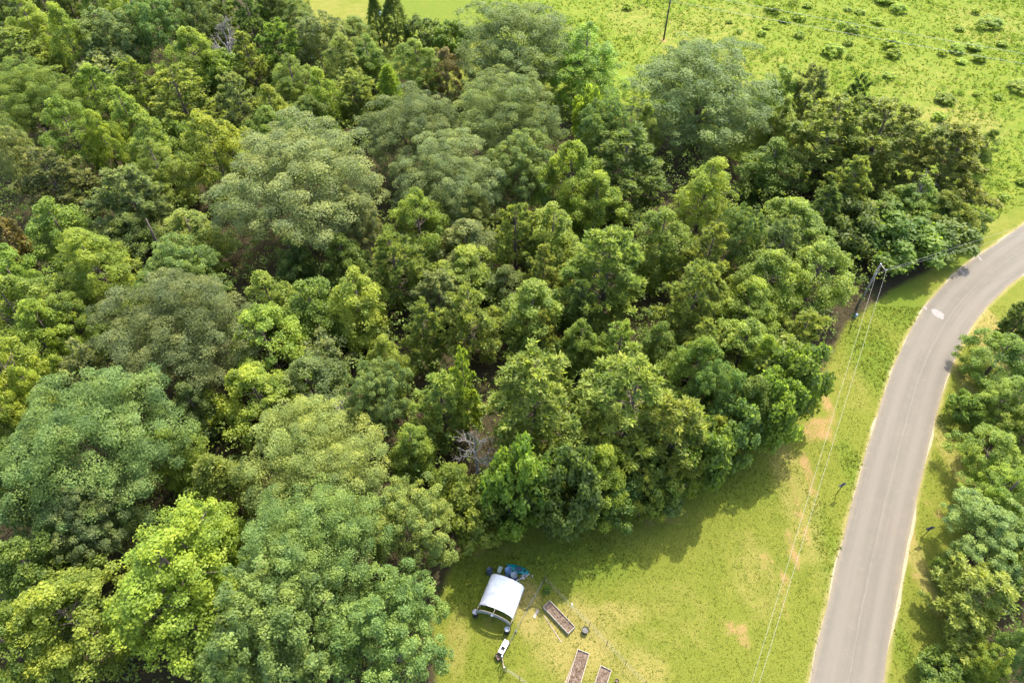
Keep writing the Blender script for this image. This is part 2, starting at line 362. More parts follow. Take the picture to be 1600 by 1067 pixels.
# ---------------------------------------------------------------- leaves
def unit(v): return v / (np.linalg.norm(v, axis=-1, keepdims=True) + 1e-9)
def leaf_quads(P, nrm, L, W, tint, r, axis=None):
    """one small diamond leaf at every point"""
    n = len(P); t = r.normal(size=(n, 3)) if axis is None else axis + r.normal(size=(n, 3)) * .35
    t = unit(t - nrm * np.sum(t * nrm, 1, keepdims=True)); b = np.cross(nrm, t)
    s = r.uniform(.7, 1.3, (n, 1)); Lh = L / 2 * s; Wh = W / 2 * s
    V = np.stack([P - t * Lh, P + b * Wh - nrm * Wh * .35, P + t * Lh, P - b * Wh - nrm * Wh * .35], 1).reshape(-1, 3)
    return V, np.arange(n * 4).reshape(n, 4), tint
def crown_mesh(name, P, D, tint, L, W, mat, r, axis=None, upw=.5, rnd=.55):
    nr = unit(D * .6 + np.array([0, 0, upw]) + r.normal(size=P.shape) * rnd)
    V, Fc, t = leaf_quads(P, nr, L, W, tint, r, axis)
    return np_mesh(name, V, Fc, mat, {'tint': ('FACE', np.clip(t, 0, 1))})
def clumps(cent, rad, outw, n_leaf, r, squash=.85, bias=.9, shell=.62):
    """leaves over the outer side of each sprig"""
    K = len(cent); n = np.maximum(4, (n_leaf * r.uniform(.6, 1.4, K)).astype(int)); idx = np.repeat(np.arange(K), n)
    d = unit(r.normal(size=(len(idx), 3)) + bias * outw[idx])
    P = cent[idx] + d * (rad[idx] * (shell + (1.12 - shell) * r.random(len(idx))))[:, None] * np.array([1, 1, squash])
    ct = r.random(K); t = .55 * ct[idx] + .45 * r.random(len(idx))
    return P, d, t
def branch_tubes(mb, base, tips, r0, r, n=5):
    for tip in tips:
        base_ = Vector(base); tip = Vector(tip); mid = base_.lerp(tip, .5) + Vector((0, 0, -.06 * (tip - base_).length)) + Vector(r.normal(0, .05, 3)) * (tip - base_).length
        mb.tube([base_, mid, tip], [r0, r0 * .6, r0 * .18], n, cap=False)
def oak(seed, R=6.0, h=14.0, lobes=27, subs=9, nl=95, L=.24, W=.165, mat=None, drop=1.5, lobe=(.22, .34), base=.57):
    r = np.random.default_rng(seed); zc, zr = h * base, h * (1 - base)
    lc = []; mb = MB()
    for i in range(lobes):
        f = (i + .5) / lobes; ph = i * 2.39996 + r.normal(0, .3); el = math.asin(max(-1, 1 - drop * f ** 1.12))
        rr = r.uniform(.60, .84)
        lc.append((R * rr * math.cos(el) * math.cos(ph), R * rr * math.cos(el) * math.sin(ph), zc + zr * rr * math.sin(el)))
    lc = np.array(lc); lr = R * r.uniform(lobe[0], lobe[1], lobes) * np.where(lc[:, 2] > zc + zr * .35, 1.12, 1)
    cc = []; cr = []; oc = []
    for c, q in zip(lc, lr):
        o = unit((c - np.array([0, 0, zc - zr * .3]))[None])[0]
        m = max(5, int(subs * (q / (R * .30)) ** 2 * r.uniform(.8, 1.2)))
        d = unit(r.normal(size=(m, 3)) + .8 * o + np.array([0, 0, .25]))
        cc.append(c + d * (q * r.uniform(.7, 1.15, (m, 1)))); cr.append(R * r.uniform(.085, .14, m)); oc.append(unit(d * .6 + o * .2 + np.array([0, 0, .75])))
    cc = np.vstack(cc); cr = np.hstack(cr); oc = np.vstack(oc)
    P, D, t = clumps(cc, cr, oc, nl, r, .8, 1.5, .78)
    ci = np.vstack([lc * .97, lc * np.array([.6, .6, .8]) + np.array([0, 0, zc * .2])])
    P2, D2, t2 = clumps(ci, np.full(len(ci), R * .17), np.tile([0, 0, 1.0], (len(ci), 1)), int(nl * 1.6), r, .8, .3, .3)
    P = np.vstack([P, P2]); D = np.vstack([D, D2]); t = np.hstack([t, t2 * .8])  # inner leaves tinted darker: shade inside the crown put into their colour
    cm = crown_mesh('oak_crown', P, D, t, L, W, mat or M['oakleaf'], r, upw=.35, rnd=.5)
    fork = (0, 0, h * .26)
    mb.tube([(0, 0, -.3), (0, 0, .35), (r.normal(0, .15), r.normal(0, .15), h * .18), fork], [.62, .42, .34, .3], 9)
    branch_tubes(mb, fork, lc[::2], .10, r)
    return mb.mesh('oak_trunk', M['bark']), cm, R, h
def broad(seed, R=3.6, h=13.0, n_cl=120, nl=200, L=.195, W=.14, leaders=1, low=.08, mat=None, cr_=1.0):
    r = np.random.default_rng(seed); ld = [(0, 0, 1.0)] if leaders == 1 else [(0, 0, 1.0)] + [(R * .42 * math.cos(a), R * .42 * math.sin(a), r.uniform(.72, .92)) for a in r.uniform(0, 6.28, 1) + np.arange(leaders - 1) * 6.28 / (leaders - 1)]
    cc = []; cr = []; oc = []; mb = MB(); tips = []
    ph0 = r.uniform(0, 6.28, 5); am = r.uniform(.06, .16, 5)
    for i in range(n_cl):
        lx, ly, lh = ld[i % len(ld)] if leaders > 1 else ld[0]
        t = r.random() ** .85; ph = i * 2.39996 + r.normal(0, .4)
        prof = min(1, (1 - t) * 2.1 + .10) * (.62 + .38 * min(1, t * 4)) * (1 + sum(a * math.sin((k + 2) * ph + p + t * 5) for k, (a, p) in enumerate(zip(am, ph0))))
        rad = R * (.62 if leaders > 1 else 1) * prof * r.uniform(.62, 1.02)
        z = h * lh * (low + (1 - low) * t) * .97
        c = np.array([lx * t ** .5 + rad * math.cos(ph), ly * t ** .5 + rad * math.sin(ph), z + r.normal(0, .15)])
        cc.append(c); q = R * r.uniform(.13, .25) * cr_ * (1.0 if t < .8 else .8); cr.append(q)
        o = np.array([math.cos(ph) * .7, math.sin(ph) * .7, .75]); oc.append(o / np.linalg.norm(o))
        if i % 5 == 0: tips.append(((lx * .6, ly * .6, max(.8, z - rad * .6)), c))
    cc = np.array(cc); cr = np.array(cr); oc = np.array(oc)
    P, D, t = clumps(cc, cr, oc, nl, r, 1.05, .7, .45)
    cm = crown_mesh('tree_crown', P, D, t, L, W, mat or M['leaf'], r)
    mb.tube([(0, 0, -.3), (0, 0, .3), (r.normal(0, .1), r.normal(0, .1), h * .4), (0, 0, h * .93)], [.30, .2, .15, .03], 7)
    for a, b in tips: branch_tubes(mb, a, [b], .055, r, 4)
    return mb.mesh('tree_trunk', M['bark']), cm, R, h
def pine(seed, R=4.2, h=13.0, n_br=58, tufts=20, nl=27, L=.40, W=.125, low=.12, round_=.55, mat=None, fine=1.0):
    r = np.random.default_rng(seed); mb = MB(); cc = []; ax = []
    ph0 = r.uniform(0, 6.28, 4); am = r.uniform(.08, .2, 4)
    for i in range(n_br):
        t = (i + r.random()) / n_br; ph = i * 2.39996 + r.normal(0, .35)
        prof = (1 - t) ** round_ * (.55 + .45 * min(1, t * 3)) * (1 + sum(a * math.sin((k + 1) * ph + p + 4 * t) for k, (a, p) in enumerate(zip(am, ph0))))
        ln = max(.5, R * prof * r.uniform(.72, 1.1)); z0 = h * (low + (1 - low) * t) * .97; rise = ln * r.uniform(-.12, .30) + .25 * t * ln
        tip = np.array([ln * math.cos(ph), ln * math.sin(ph), z0 + rise]); b0 = np.array([0, 0, z0 - .25])
        mb.tube([b0, (b0 + tip) / 2 + np.array([0, 0, -.05 * ln]), tip], [.06 * (1.2 - t), .035, .008], 4, cap=False)
        nt_ = max(5, int(tufts * ln / R * 1.2)); s = r.uniform(.28, 1.0, nt_) ** .8
        side = np.array([-math.sin(ph), math.cos(ph), 0])
        c = b0 + (tip - b0) * s[:, None] + side * (r.normal(0, .20, nt_) * ln * (1.15 - s))[:, None] + np.array([0, 0, 1]) * (r.normal(.04, .07, nt_) * ln)[:, None]
        cc.append(c); ax.append(np.repeat((unit((tip - b0)[None]) + np.array([[0, 0, .35]])), nt_, 0))
    cc = np.vstack(cc); ax = unit(np.vstack(ax)); K = len(cc); idx = np.repeat(np.arange(K), nl)
    d = unit(r.normal(size=(len(idx), 3)) * .75 + ax[idx] * .9)
    q = r.uniform(.16, .34, K) * R / 4.2 * 1.25
    P = cc[idx] + d * (q[idx] * r.uniform(.2, 1.15, len(idx)))[:, None]
    tint = .5 * r.random(K)[idx] + .5 * r.random(len(idx))
    nr = unit(np.cross(d, r.normal(size=d.shape)) + np.array([0, 0, .55]))
    V, Fc, tt = leaf_quads(P, nr, L * fine, W * fine, tint, r, d)
    cm = np_mesh('pine_crown', V, Fc, mat or M['needle'], {'tint': ('FACE', tt)})
    mb.tube([(0, 0, -.3), (0, 0, .3), (r.normal(0, .12), r.normal(0, .12), h * .5), (0, 0, h * .97)], [.32, .22, .15, .02], 7)
    return mb.mesh('pine_trunk', M['bark']), cm, R, h
def cedar(seed, R=1.6, h=9.0, n=520, nl=26, mat=None):
    r = np.random.default_rng(seed); t = r.random(n) ** .9; ph = r.uniform(0, 6.28, n)
    k = r.uniform(0, 6.28, 3); bulge = 1 + .18 * np.sin(3 * ph + k[0] + 3 * t) + .12 * np.sin(5 * ph + k[1] - 6 * t)
    rad = R * np.minimum(1, (1 - t) * 1.9 + .06) * (.7 + .3 * np.minimum(1, t * 5)) * bulge * r.uniform(.6, 1.0, n)
    cc = np.stack([rad * np.cos(ph), rad * np.sin(ph), h * (.04 + .95 * t)], 1); ax = unit(np.stack([np.cos(ph) * .6, np.sin(ph) * .6, np.ones(n)], 1))
    idx = np.repeat(np.arange(n), nl); d = unit(r.normal(size=(len(idx), 3)) * .6 + ax[idx])
    P = cc[idx] + d * r.uniform(.05, .42, (len(idx), 1)); tint = .5 * r.random(n)[idx] + .5 * r.random(len(idx))
    nr = unit(np.cross(d, r.normal(size=d.shape)) + ax[idx] * .5)
    V, Fc, tt = leaf_quads(P, nr, .26, .09, tint, r, d)
    cm = np_mesh('cedar_crown', V, Fc, mat or M['needle'], {'tint': ('FACE', tt)})
    mb = MB().tube([(0, 0, -.2), (0, 0, .3), (0, 0, h * .95)], [.2, .15, .02], 7)
    return mb.mesh('cedar_trunk', M['bark']), cm, R, h
def bush(seed, R=2.2, h=4.2, n_cl=70, nl=125, L=.25, W=.17, mat=None):
    r = np.random.default_rng(seed); d = unit(r.normal(size=(n_cl, 3)) + np.array([0, 0, .5])); d[:, 2] = np.abs(d[:, 2]) * r.choice([1, 1, -.5], n_cl)
    k = r.uniform(.62, 1.08, (n_cl, 1)); cc = d * k * np.array([R, R, h * .52]) + np.array([0, 0, h * .46]); cc[:, 2] = np.maximum(cc[:, 2], .25)
    cr = R * r.uniform(.16, .30, n_cl); oc = unit(d + np.array([0, 0, .6]))
    P, D, t = clumps(cc, cr, oc, nl, r, 1.0, .7, .45); P[:, 2] = np.maximum(P[:, 2], .05)
    cm = crown_mesh('bush_crown', P, D, t, L, W, mat or M['leaf'], r)
    mb = MB()
    for i in range(5):
        a = r.uniform(0, 6.28); mb.tube([(.12 * math.cos(a), .12 * math.sin(a), -.15), (R * .25 * math.cos(a), R * .25 * math.sin(a), h * .35), (R * .5 * math.cos(a), R * .5 * math.sin(a), h * .75)], [.07, .05, .015], 5, cap=False)
    return mb.mesh('bush_stem', M['bark']), cm, R, h
def snag(seed, h=11.0, R=2.6, depth_=5):
    r = np.random.default_rng(seed); mb = MB()
    def grow(p, d, ln, rad, k):
        q = p + d * ln * .5 + Vector(r.normal(0, .06, 3)) * ln; e = p + d * ln + Vector(r.normal(0, .08, 3)) * ln
        mb.tube([p, q, e], [rad, rad * .8, rad * .6], 5 if k > 2 else 4, cap=(k == 0))
        if k == 0: return
        for j in range(int(r.integers(2, 5))):
            nd = (d + Vector(r.normal(0, .62, 3)) + Vector((0, 0, .12))).normalized()
            grow(p.lerp(e, r.uniform(.45, 1)), nd, ln * r.uniform(.55, .82), rad * .58, k - 1)
    mb.tube([(0, 0, -.3), (.1, 0, h * .3), (0, .1, h * .62)], [.24, .19, .14], 7)
    for j in range(6):
        a = j * 2.4 + r.normal(0, .3); z = h * r.uniform(.42, .62)
        grow(Vector((0, .05, z)), Vector((math.cos(a), math.sin(a), r.uniform(.3, 1.1))).normalized(), R * .62, .085, depth_ - 2)
    grow(Vector((0, .1, h * .62)), Vector((0, 0, 1)), h * .17, .12, depth_ - 2)
    return mb.mesh('dead_wood', M['deadwood']), R, h
LIB = dict(
    G=[oak(61, h=15, lobes=60, drop=1.85, lobe=(.17, .27), subs=8, nl=135, L=.165, W=.105, base=.5), oak(62, h=15, lobes=64, drop=1.85, lobe=(.16, .27), subs=8, nl=130, L=.165, W=.105, base=.5)],
    O=[oak(11, nl=125, L=.25, W=.165), oak(12, lobes=24, nl=125, L=.25, W=.165), oak(13, lobes=22, subs=11, nl=125, L=.25, W=.165), oak(14, lobes=30, nl=60, L=.3, W=.2), oak(15, lobes=25, h=13, nl=125, L=.25, W=.165)],
    B=[broad(21), broad(22, leaders=3, n_cl=140), broad(23, n_cl=105, nl=220), broad(24, leaders=4, n_cl=150, nl=170), broad(25, n_cl=130, low=.04), broad(26, leaders=2, n_cl=130)],
    P=[pine(31), pine(32, round_=.75), pine(33, n_br=66, round_=.45), pine(34, n_br=50, tufts=22, round_=.6), pine(35, low=.08, n_br=64)],
    T=[pine(36, n_br=62, tufts=17, nl=44, L=.34, W=.12, round_=.4, low=.1), pine(37, n_br=66, tufts=16, nl=44, L=.34, W=.12, round_=.5, low=.08)],
    C=[cedar(41), cedar(42)],
    S=[bush(51), bush(52, n_cl=85), bush(53, n_cl=60, nl=105), bush(54, h=4.8)])
BIGLIB = dict(O=[oak(16, lobes=44, lobe=(.18, .28), subs=9, nl=195, L=.13, W=.094), oak(17, lobes=40, lobe=(.19, .30), subs=9, nl=195, L=.13, W=.094), oak(18, lobes=50, lobe=(.17, .26), subs=8.5, nl=190, L=.13, W=.094)],
    B=[broad(27, leaders=4, n_cl=330, nl=118, L=.124, W=.085, cr_=.62), broad(28, leaders=3, n_cl=320, nl=118, L=.124, W=.085, cr_=.62)])
TONE = dict(lime=(.190, .240, .030), fresh=(.172, .228, .036), mid=(.132, .184, .030), olive=(.172, .208, .042), yellowolive=(.192, .232, .046), olivelime=(.188, .246, .034),
            grey=(.146, .178, .058), pale=(.168, .200, .066), sage=(.128, .180, .048), sagelight=(.144, .204, .056), dark=(.112, .152, .036), deepsage=(.122, .168, .050), darkoak=(.114, .144, .046),
            greyolive=(.160, .190, .062), pinegreen=(.158, .196, .038), pinebrown=(.164, .190, .044), brown=(.165, .135, .050), yellowoak=(.180, .206, .052))
INFO = dict(O=('oak_tree', 'tree', 'spreading oaks of the wood', .60), B=('broadleaf_tree', 'tree', 'leafy trees of the wood', .56), P=('pine_tree', 'tree', 'pines of the wood', .58),
            C=('cedar_tree', 'tree', 'narrow cedars', .5), S=('bushy_tree', 'tree', 'low bushy trees', .5))
TREES = """
O|12|32|85|14|dark|grey-green tree cut by the top left corner of the photo
B|54|48|80|15|lime|bright yellow-green broad tree in the upper left, nearest the top left corner
B|110|66|48|15|fresh|narrow light green tree right of the bright yellow-green corner tree
B|155|14|62|15|mid|green tree with lime tips cut by the top edge, left of the small lime one
B|199|30|38|14|lime|small lime-tipped tree at the top left, above the round grey-green tree
O|181|64|88|12|grey|round grey-green tree below the small lime-tipped tree at the top left
S|172|110|66|8|grey|low grey bushy tree under the round grey-green tree at the top left
O|250|48|74|14|sage|dense grey-sage tree left of the bare grey snag near the top edge
O|306|26|76|14|sage|grey-sage tree touching the bare snag on its left, at the top edge
B|306|94|58|13|lime|lime tree standing below and left of the bare grey snag near the top
P|35|92|98|13|olive|yellow-olive feathery tree at the left edge under the yellow corner tree
O|50|158|132|13|mid|wide mid-green tree at the left edge, below the yellow-olive feathery one
B|156|150|52|12|fresh|pale fresh green tree in the upper left, left of two olive pines
P|218|142|68|13|olive|dark yellow pine, left one of a touching pair in the upper left
P|285|160|98|14|olive|wide olive pine, right one of a touching pair in the upper left
B|112|208|64|13|fresh|fresh green leafy tree right of the wide mid-green left edge tree
B|166|224|42|12|lime|narrow lime tree between two fresh green trees at the upper left
B|204|190|58|13|fresh|light green spired tree just below the dark yellow pine
B|240|226|62|12|fresh|fresh green tree leaning against the tall lime tree on its right
S|290|226|48|8|mid|small mid-green tree squeezed between fresh green and tall lime trees
O|4|222|62|13|sage|sage tree half cut by the left edge, a quarter of the way down
P|110|12|52|13|dark|dark feathery tree at the top edge, right of the yellow corner tree
P|391|30|62|14|dark|dark pine right of the bare grey snag at the top edge
O|446|6|64|12|sage|sage tree cut by the top edge beside the mown field
B|466|40|78|11|mid|mid-green leafy tree bordering the mown field's lower left
P|390|98|62|13|olive|olive pine directly below and right of the bare snag near the top
P|441|80|78|13|mid|green pine between the olive pine and the mown field
O|504|68|82|11|sage|rounded sage tree at the lower rim of the mown field
B|554|58|66|9|mid|yellowish green tree left of the upright dark pair in the mown field
C|588|34|26|10|dark|left one of two dark upright spires standing in the mown field
C|617|32|34|11|dark|right one of two dark upright spires standing in the mown field
B|537|102|66|12|fresh|fresh green tree below the rounded sage tree by the mown field
B|576|98|60|11|mid|mid-green tree below the two dark upright spires
B|459|132|78|12|fresh|layered bright green tree below the two green pines at upper left centre
B|504|156|56|13|lime|lime tipped tree above the pale grey-olive oak dome, left of olive scrub
P|375|164|66|13|greyolive|grey-tinged pine above and left of the pale grey-olive oak dome
C|612|158|38|12|olivelime|narrow yellow-green spire left of the grey oaks near the top
P|556|156|72|11|olive|ragged olive tree immediately left of the narrow yellow-green spire
B|428|178|52|11|lime|small lime tree above the upper left of the pale oak dome
B|487|192|60|10|mid|low green tree on the top rim of the pale oak dome
B|424|210|60|10|mid|green tree on the upper left rim of the pale oak dome
B|335|238|72|14|lime|tall bright lime tree left of the pale grey-olive oak dome
S|352|118|52|8|mid|small green tree in the gap under the bare snag at the top
G|808|66|178|16|deepsage|huge sage oak at the top centre against the field
B|914|98|112|15|fresh|tall loose fresh green tree right of the huge top centre oak
B|652|106|76|12|mid|round mid-green tree left of the huge top centre oak
B|697|114|44|10|brown|brownish thin tree tucked left under the huge top centre oak
S|660|54|38|6|dark|small dark bush on the mown field left of the huge oak
S|706|64|40|6|mid|small green bush touching the left side of the huge top centre oak
O|642|208|145|14|grey|grey-olive oak just right of the narrow yellow-green spire
O|790|184|160|15|sage|sage oak with rounded clumps below the huge top centre oak
O|702|278|158|14|grey|grey-olive oak right of the pale dome, below two others
O|818|272|110|13|dark|shaded dark oak below the sage oak, left of a lime tree
O|474|294|235|17|pale|largest oak, a pale grey-olive dome left of centre
S|918|196|36|12|lime|small lime treetop left of the big sage oak by the meadow
B|890|284|74|14|lime|bright lime tree right of the shaded dark oak, upper one of a pair
B|931|320|68|12|lime|bright lime tree, lower right one of a pair near the centre
P|976|258|125|14|dark|broad dark pine left of the big sage oak by the meadow
O|942|214|80|13|sage|sage tree above the broad dark pine near the top centre
G|1098|142|210|16|deepsage|big sage oak at the edge of the meadow, right of the top centre
B|1214|152|58|12|olive|yellow-olive tree on the right flank of the big meadow oak
P|1262|154|64|13|greyolive|thin grey-green tree with bare twigs at the meadow edge
B|1102|306|92|14|lime|bright lime tree below the big sage oak by the meadow
B|1006|212|44|12|fresh|fresh green treetop at the lower left of the big meadow oak
B|1216|194|56|11|olive|light olive tree below the yellow-olive one at the meadow edge
B|1204|260|76|11|mid|mid-green tree right of the bright lime tree below the meadow oak
P|1292|216|124|15|pinegreen|big tufted pine, leftmost of the pines along the meadow
P|1368|222|136|15|pinebrown|big brownish pine, middle one along the meadow edge
P|1332|164|44|12|dark|small dark pine poking up behind the two big meadow pines
P|1484|256|129|14|pinebrown|dark brown-green pine, last of the wood towards the meadow
B|1540|230|38|7|fresh|small fresh green tree right of the last brown-green pine
P|1328|294|76|12|pinegreen|tufted pine below the two big meadow pines
P|1284|332|66|11|dark|dark pine between the fresh roadside tree and the tufted pines
B|1428|318|82|9|mid|green tree with lime leaves below the bare snag by the meadow pines
B|1472|334|64|8|lime|yellow-green leafy tree at the foot of the last brown-green pine
S|1400|372|92|7|mid|broad thicket tree above the wires right of the utility pole
S|1458|366|80|6|dark|dark thicket tree where the wires pass over its right edge
S|1506|348|50|4|mid|roadside bush at the wood's right-hand tip near the road bend
S|1334|356|66|8|dark|low tree behind the utility pole's crossarm
B|1232|360|84|11|fresh|fresh green tree above the grey-olive pine near the utility pole
B|1296|430|84|11|fresh|bright fresh tree just left of the utility pole
B|1222|446|80|12|fresh|tall fresh tree second to the left of the utility pole
B|1168|484|74|11|lime|lime-topped tree left of the tall fresh tree by the utility pole
P|1274|522|80|9|olive|half-bare olive tree at the wood's edge below the utility pole
B|1156|552|84|11|fresh|glossy fresh tree below the lime-topped tree near the road
P|1218|394|82|12|greyolive|grey-olive pine above the tall fresh tree by the utility pole
O|1150|378|66|12|sage|sage leafy tree left of the grey-olive pine near the utility pole
P|1106|402|82|13|olive|olive pine, upper of two in a column right of centre
P|1086|470|98|14|olive|olive pine, lower of two in a column right of centre
S|1240|596|90|7|mid|mid-green edge tree beside the bare soil strip under the wires
B|1205|574|44|9|lime|slim lime-tinted tree left of the half-bare olive tree
P|948|428|124|15|olive|largest olive pine at the centre right of the photo
B|864|372|84|13|fresh|fresh green tree below the lime pair near the centre
B|1030|380|80|13|fresh|bright fresh tree right of the largest olive pine
P|806|372|72|13|olive|olive pine left of the fresh tree below the lime pair
P|848|430|64|12|olive|small olive pine left of the largest olive pine
B|832|492|98|12|fresh|shiny fresh green round tree below the small olive pine at centre
P|906|482|66|11|dark|dark pine between the shiny fresh round tree and the largest pine
P|846|524|50|10|olive|small olive pine at the foot of the shiny fresh round tree
P|966|548|76|11|olive|light olive pine below the largest olive pine
B|906|538|58|10|mid|olive-green tree above the broad yellow-olive pines
B|1026|544|58|10|mid|mid-green tree right of the light olive pine at centre
P|1096|542|64|11|olive|olive pine just below the lower of two column pines
B|1084|586|72|10|mid|green tree with lime spots below the column pines
P|838|628|150|13|yellowolive|broad yellow-olive pine, left one of three above the lawn
P|984|640|165|13|yellowolive|broad yellow-olive pine, middle one of three above the lawn
P|1050|690|120|11|yellowolive|broad yellow-olive pine, right one of three above the lawn
O|1112|622|74|9|sage|sage tree right of the three broad yellow-olive pines
B|1168|640|66|9|mid|shaded green tree above the lawn's shaded edge near the road
B|1116|688|48|7|lime|slim lime tree at the edge of the lawn's long shadow
B|938|744|72|9|lime|bright lime tree at the lawn edge below the middle pine
B|1008|772|44|6|lime|small lime-tipped sapling right of the bright lawn edge tree
B|858|756|52|8|mid|slim green sapling at the edge left of the bright lawn tree
P|812|758|96|9|mid|bushy olive-green tree above the shaded lawn behind the shelter
S|1042|784|32|3|sage|tiny blue-green bush alone in the lawn's long shadow
P|692|632|102|12|olive|olive pine behind the dead grey snag by the lawn
P|726|608|50|12|olivelime|narrow yellow-green pine touching the olive pine behind the snag
B|646|704|66|10|fresh|fresh green tree left of the dead grey snag by the lawn
B|706|752|56|5|fresh|fresh lime-leaved tree under the dead grey snag by the lawn
O|594|620|94|11|sage|sage tree above the dark hollow left of the snag by the lawn
B|606|572|62|11|lime|lime-topped tree just above the sage tree by the dark hollow
P|664|518|76|12|olive|olive pine, left of a touching pair left of centre
P|734|500|100|13|olive|wide light olive pine, right of a touching pair left of centre
B|560|474|86|13|lime|lime-crested tree with a dark base, left of the olive pine pair
B|488|484|88|11|mid|soft green tree left of the lime-crested tree
B|424|474|78|11|fresh|feathery green tree right of the dark oak's top
B|416|536|90|12|olivelime|yellow-green tree against the right side of the dark oak
S|512|564|54|7|greyolive|small rounded grey-olive tree in the hollow left of centre
B|488|606|84|10|sage|soft sage tree below the rounded grey-olive one
B|406|624|90|11|lime|lime tree above the yellowish oak, left of fallen bare branches
P|618|416|90|13|olive|olive pine below the right side of the pale oak dome
B|655|356|68|13|olivelime|round yellow-green tree below the grey-olive oaks
B|736|334|88|11|olive|yellowish leafy tree below the lowest grey-olive oak
B|730|388|72|10|pale|pale leaved tree left of a slim olive pine near the centre
B|730|424|82|9|lime|lime-flecked tree above the wide light olive pine
P|686|462|70|9|greyolive|pale wispy tree above the touching olive pine pair
B|790|448|62|8|dark|dark tree in a gap above the shiny fresh round tree
B|538|408|64|10|mid|small green tree at the foot of the pale oak dome
B|460|410|60|9|dark|dark green tree in the shade under the pale oak dome
O|552|352|78|12|pale|small pale oak joined to the lower right of the big dome
P|86|284|100|13|greyolive|round grey-olive tree at the left, below the fresh green tree
O|38|262|58|13|pale|pale grey tree behind the round grey-olive tree at the left edge
P|212|318|102|13|greyolive|sparse grey-olive pine above the leaning dark trunk
B|250|268|84|12|fresh|fresh green tree above the sparse grey-olive pine
B|96|362|86|12|fresh|soft fresh tree above the large lime tree at the left
B|150|420|120|14|lime|large bright lime tree at the left, beside the dark oak
S|22|392|38|10|brown|reddish brown treetop at the left edge
B|16|428|76|13|fresh|fresh green tree at the left edge under the reddish treetop
B|302|368|86|10|olive|olive tree with yellow flecks right of the leaning dark trunk
B|210|372|60|9|dark|shaded tree left of the leaning dark trunk
O|290|436|110|12|sage|grey-sage tree on the upper rim of the dark oak
B|28|490|92|13|fresh|big fresh green tree at the left edge, left of the dark oak
B|74|518|68|11|olivelime|yellow-green tree right of the big fresh left edge tree
B|114|502|64|10|mid|green tree between the large lime tree and the dark oak
O|276|524|215|15|darkoak|large dark grey-green oak left of centre
B|22|590|86|13|lime|bright lime tree at the left edge above the big sage oak
B|60|618|50|11|lime|small lime tree on the upper left of the big sage oak
B|112|596|46|10|lime|little lime tree at the upper rim of the big sage oak
S|150|592|54|10|grey|grey treetop wedged between the dark oak and the sage oak
O|150|700|250|16|sagelight|big light sage oak at the lower left, under the lime trees
O|30|760|110|13|sage|sage tree at the left edge beside the big light sage oak
B|16|654|62|12|lime|lime tree at the left edge next to the big sage oak
B|278|712|64|11|fresh|fresh green tree between the big sage oak and the narrow cedar
B|306|640|56|10|sage|soft sage treetop above the narrow cedar
C|348|760|72|10|olive|broad olive cedar beside the bare orange ground in the wood
B|280|900|205|15|lime|largest bright lime tree, at the lower left
B|322|830|80|13|lime|lime treetop rising behind the largest lime tree
O|150|820|130|11|darkoak|greyer oak just above the largest lime tree, at the lower left
B|54|890|110|12|mid|mid-green tree at the left edge, lower left
B|110|965|120|12|olivelime|yellow-green tree left of the largest lime tree
B|20|1010|90|12|mid|mid-green tree in the bottom left corner
O|490|724|205|13|yellowoak|yellowish oak, upper one left of the white shelter
O|640|824|125|11|yellowoak|yellowish oak nearest the white shelter
O|500|858|205|14|sage|sage oak, topmost of the lower oaks left of the shelter
O|440|985|190|14|sage|sage oak at the bottom edge right of the largest lime tree
O|608|985|165|12|sage|sage oak beside the lawn at the bottom edge
O|376|1050|90|11|sage|sage tree at the bottom edge behind the largest lime tree
P|1586|496|64|6|dark|dark tree at the right edge, topmost beyond the road
B|1552|556|88|7|mid|mid-green tree beyond the road, second from the top
B|1574|622|108|8|fresh|bright tree beyond the road, above the rounded fresh one
B|1604|668|80|8|lime|lime tree cut by the right edge beyond the road
B|1538|708|86|7|fresh|rounded fresh tree nearest the road on the right
B|1562|768|120|8|olivelime|wide yellow-green tree beyond the road at mid height of the strip
O|1542|838|124|7|sagelight|sage tree beyond the road above the long-limbed pine
B|1600|868|60|8|lime|lime treetop cut by the right edge above the pine
P|1530|935|160|9|yellowolive|long-limbed pine reaching towards the road at lower right
B|1548|1034|74|7|lime|lime tree below the long-limbed pine at lower right
O|1596|1022|70|8|sage|sage tree in the bottom right corner
S|1470|1050|66|3|mid|low leafy bush at the road's right edge, bottom
S|1512|640|50|4|mid|low bush on the verge side of the bright tree beyond the road
S|1480|890|44|3|mid|low bush under the long-limbed pine by the road
E|742|830|80|5.5|mid|low edge tree between the dead grey snag and the shelter
E|806|830|84|11|mid|dark edge tree straight behind the teal kayak
E|876|828|88|10|dark|dark edge tree above the garden fence corner
E|950|812|72|5.5|dark|dark bush below the bright lime lawn edge tree
E|1008|790|66|6|mid|low edge tree between the bright lime tree and the right broad pine
E|1064|762|84|9|mid|green edge tree below the right broad pine
E|1122|724|72|7.5|sage|sage edge tree on the rim of the lawn's long shadow
E|1178|694|74|9|mid|green edge tree at the lawn's shadow, second from the bare soil
E|1226|652|84|9|mid|edge tree nearest the orange bare soil by the road
P|345|12|66|13|dark|dark feathery tree behind the bare grey snag at the top edge
B|416|8|54|12|mid|green tree at the top edge between the dark pine and the sage tree
O|70|0|74|13|sage|sage treetop at the top edge above the bright yellow-green corner tree
""".strip().splitlines()
tr = np.random.default_rng(99); cnt = {}
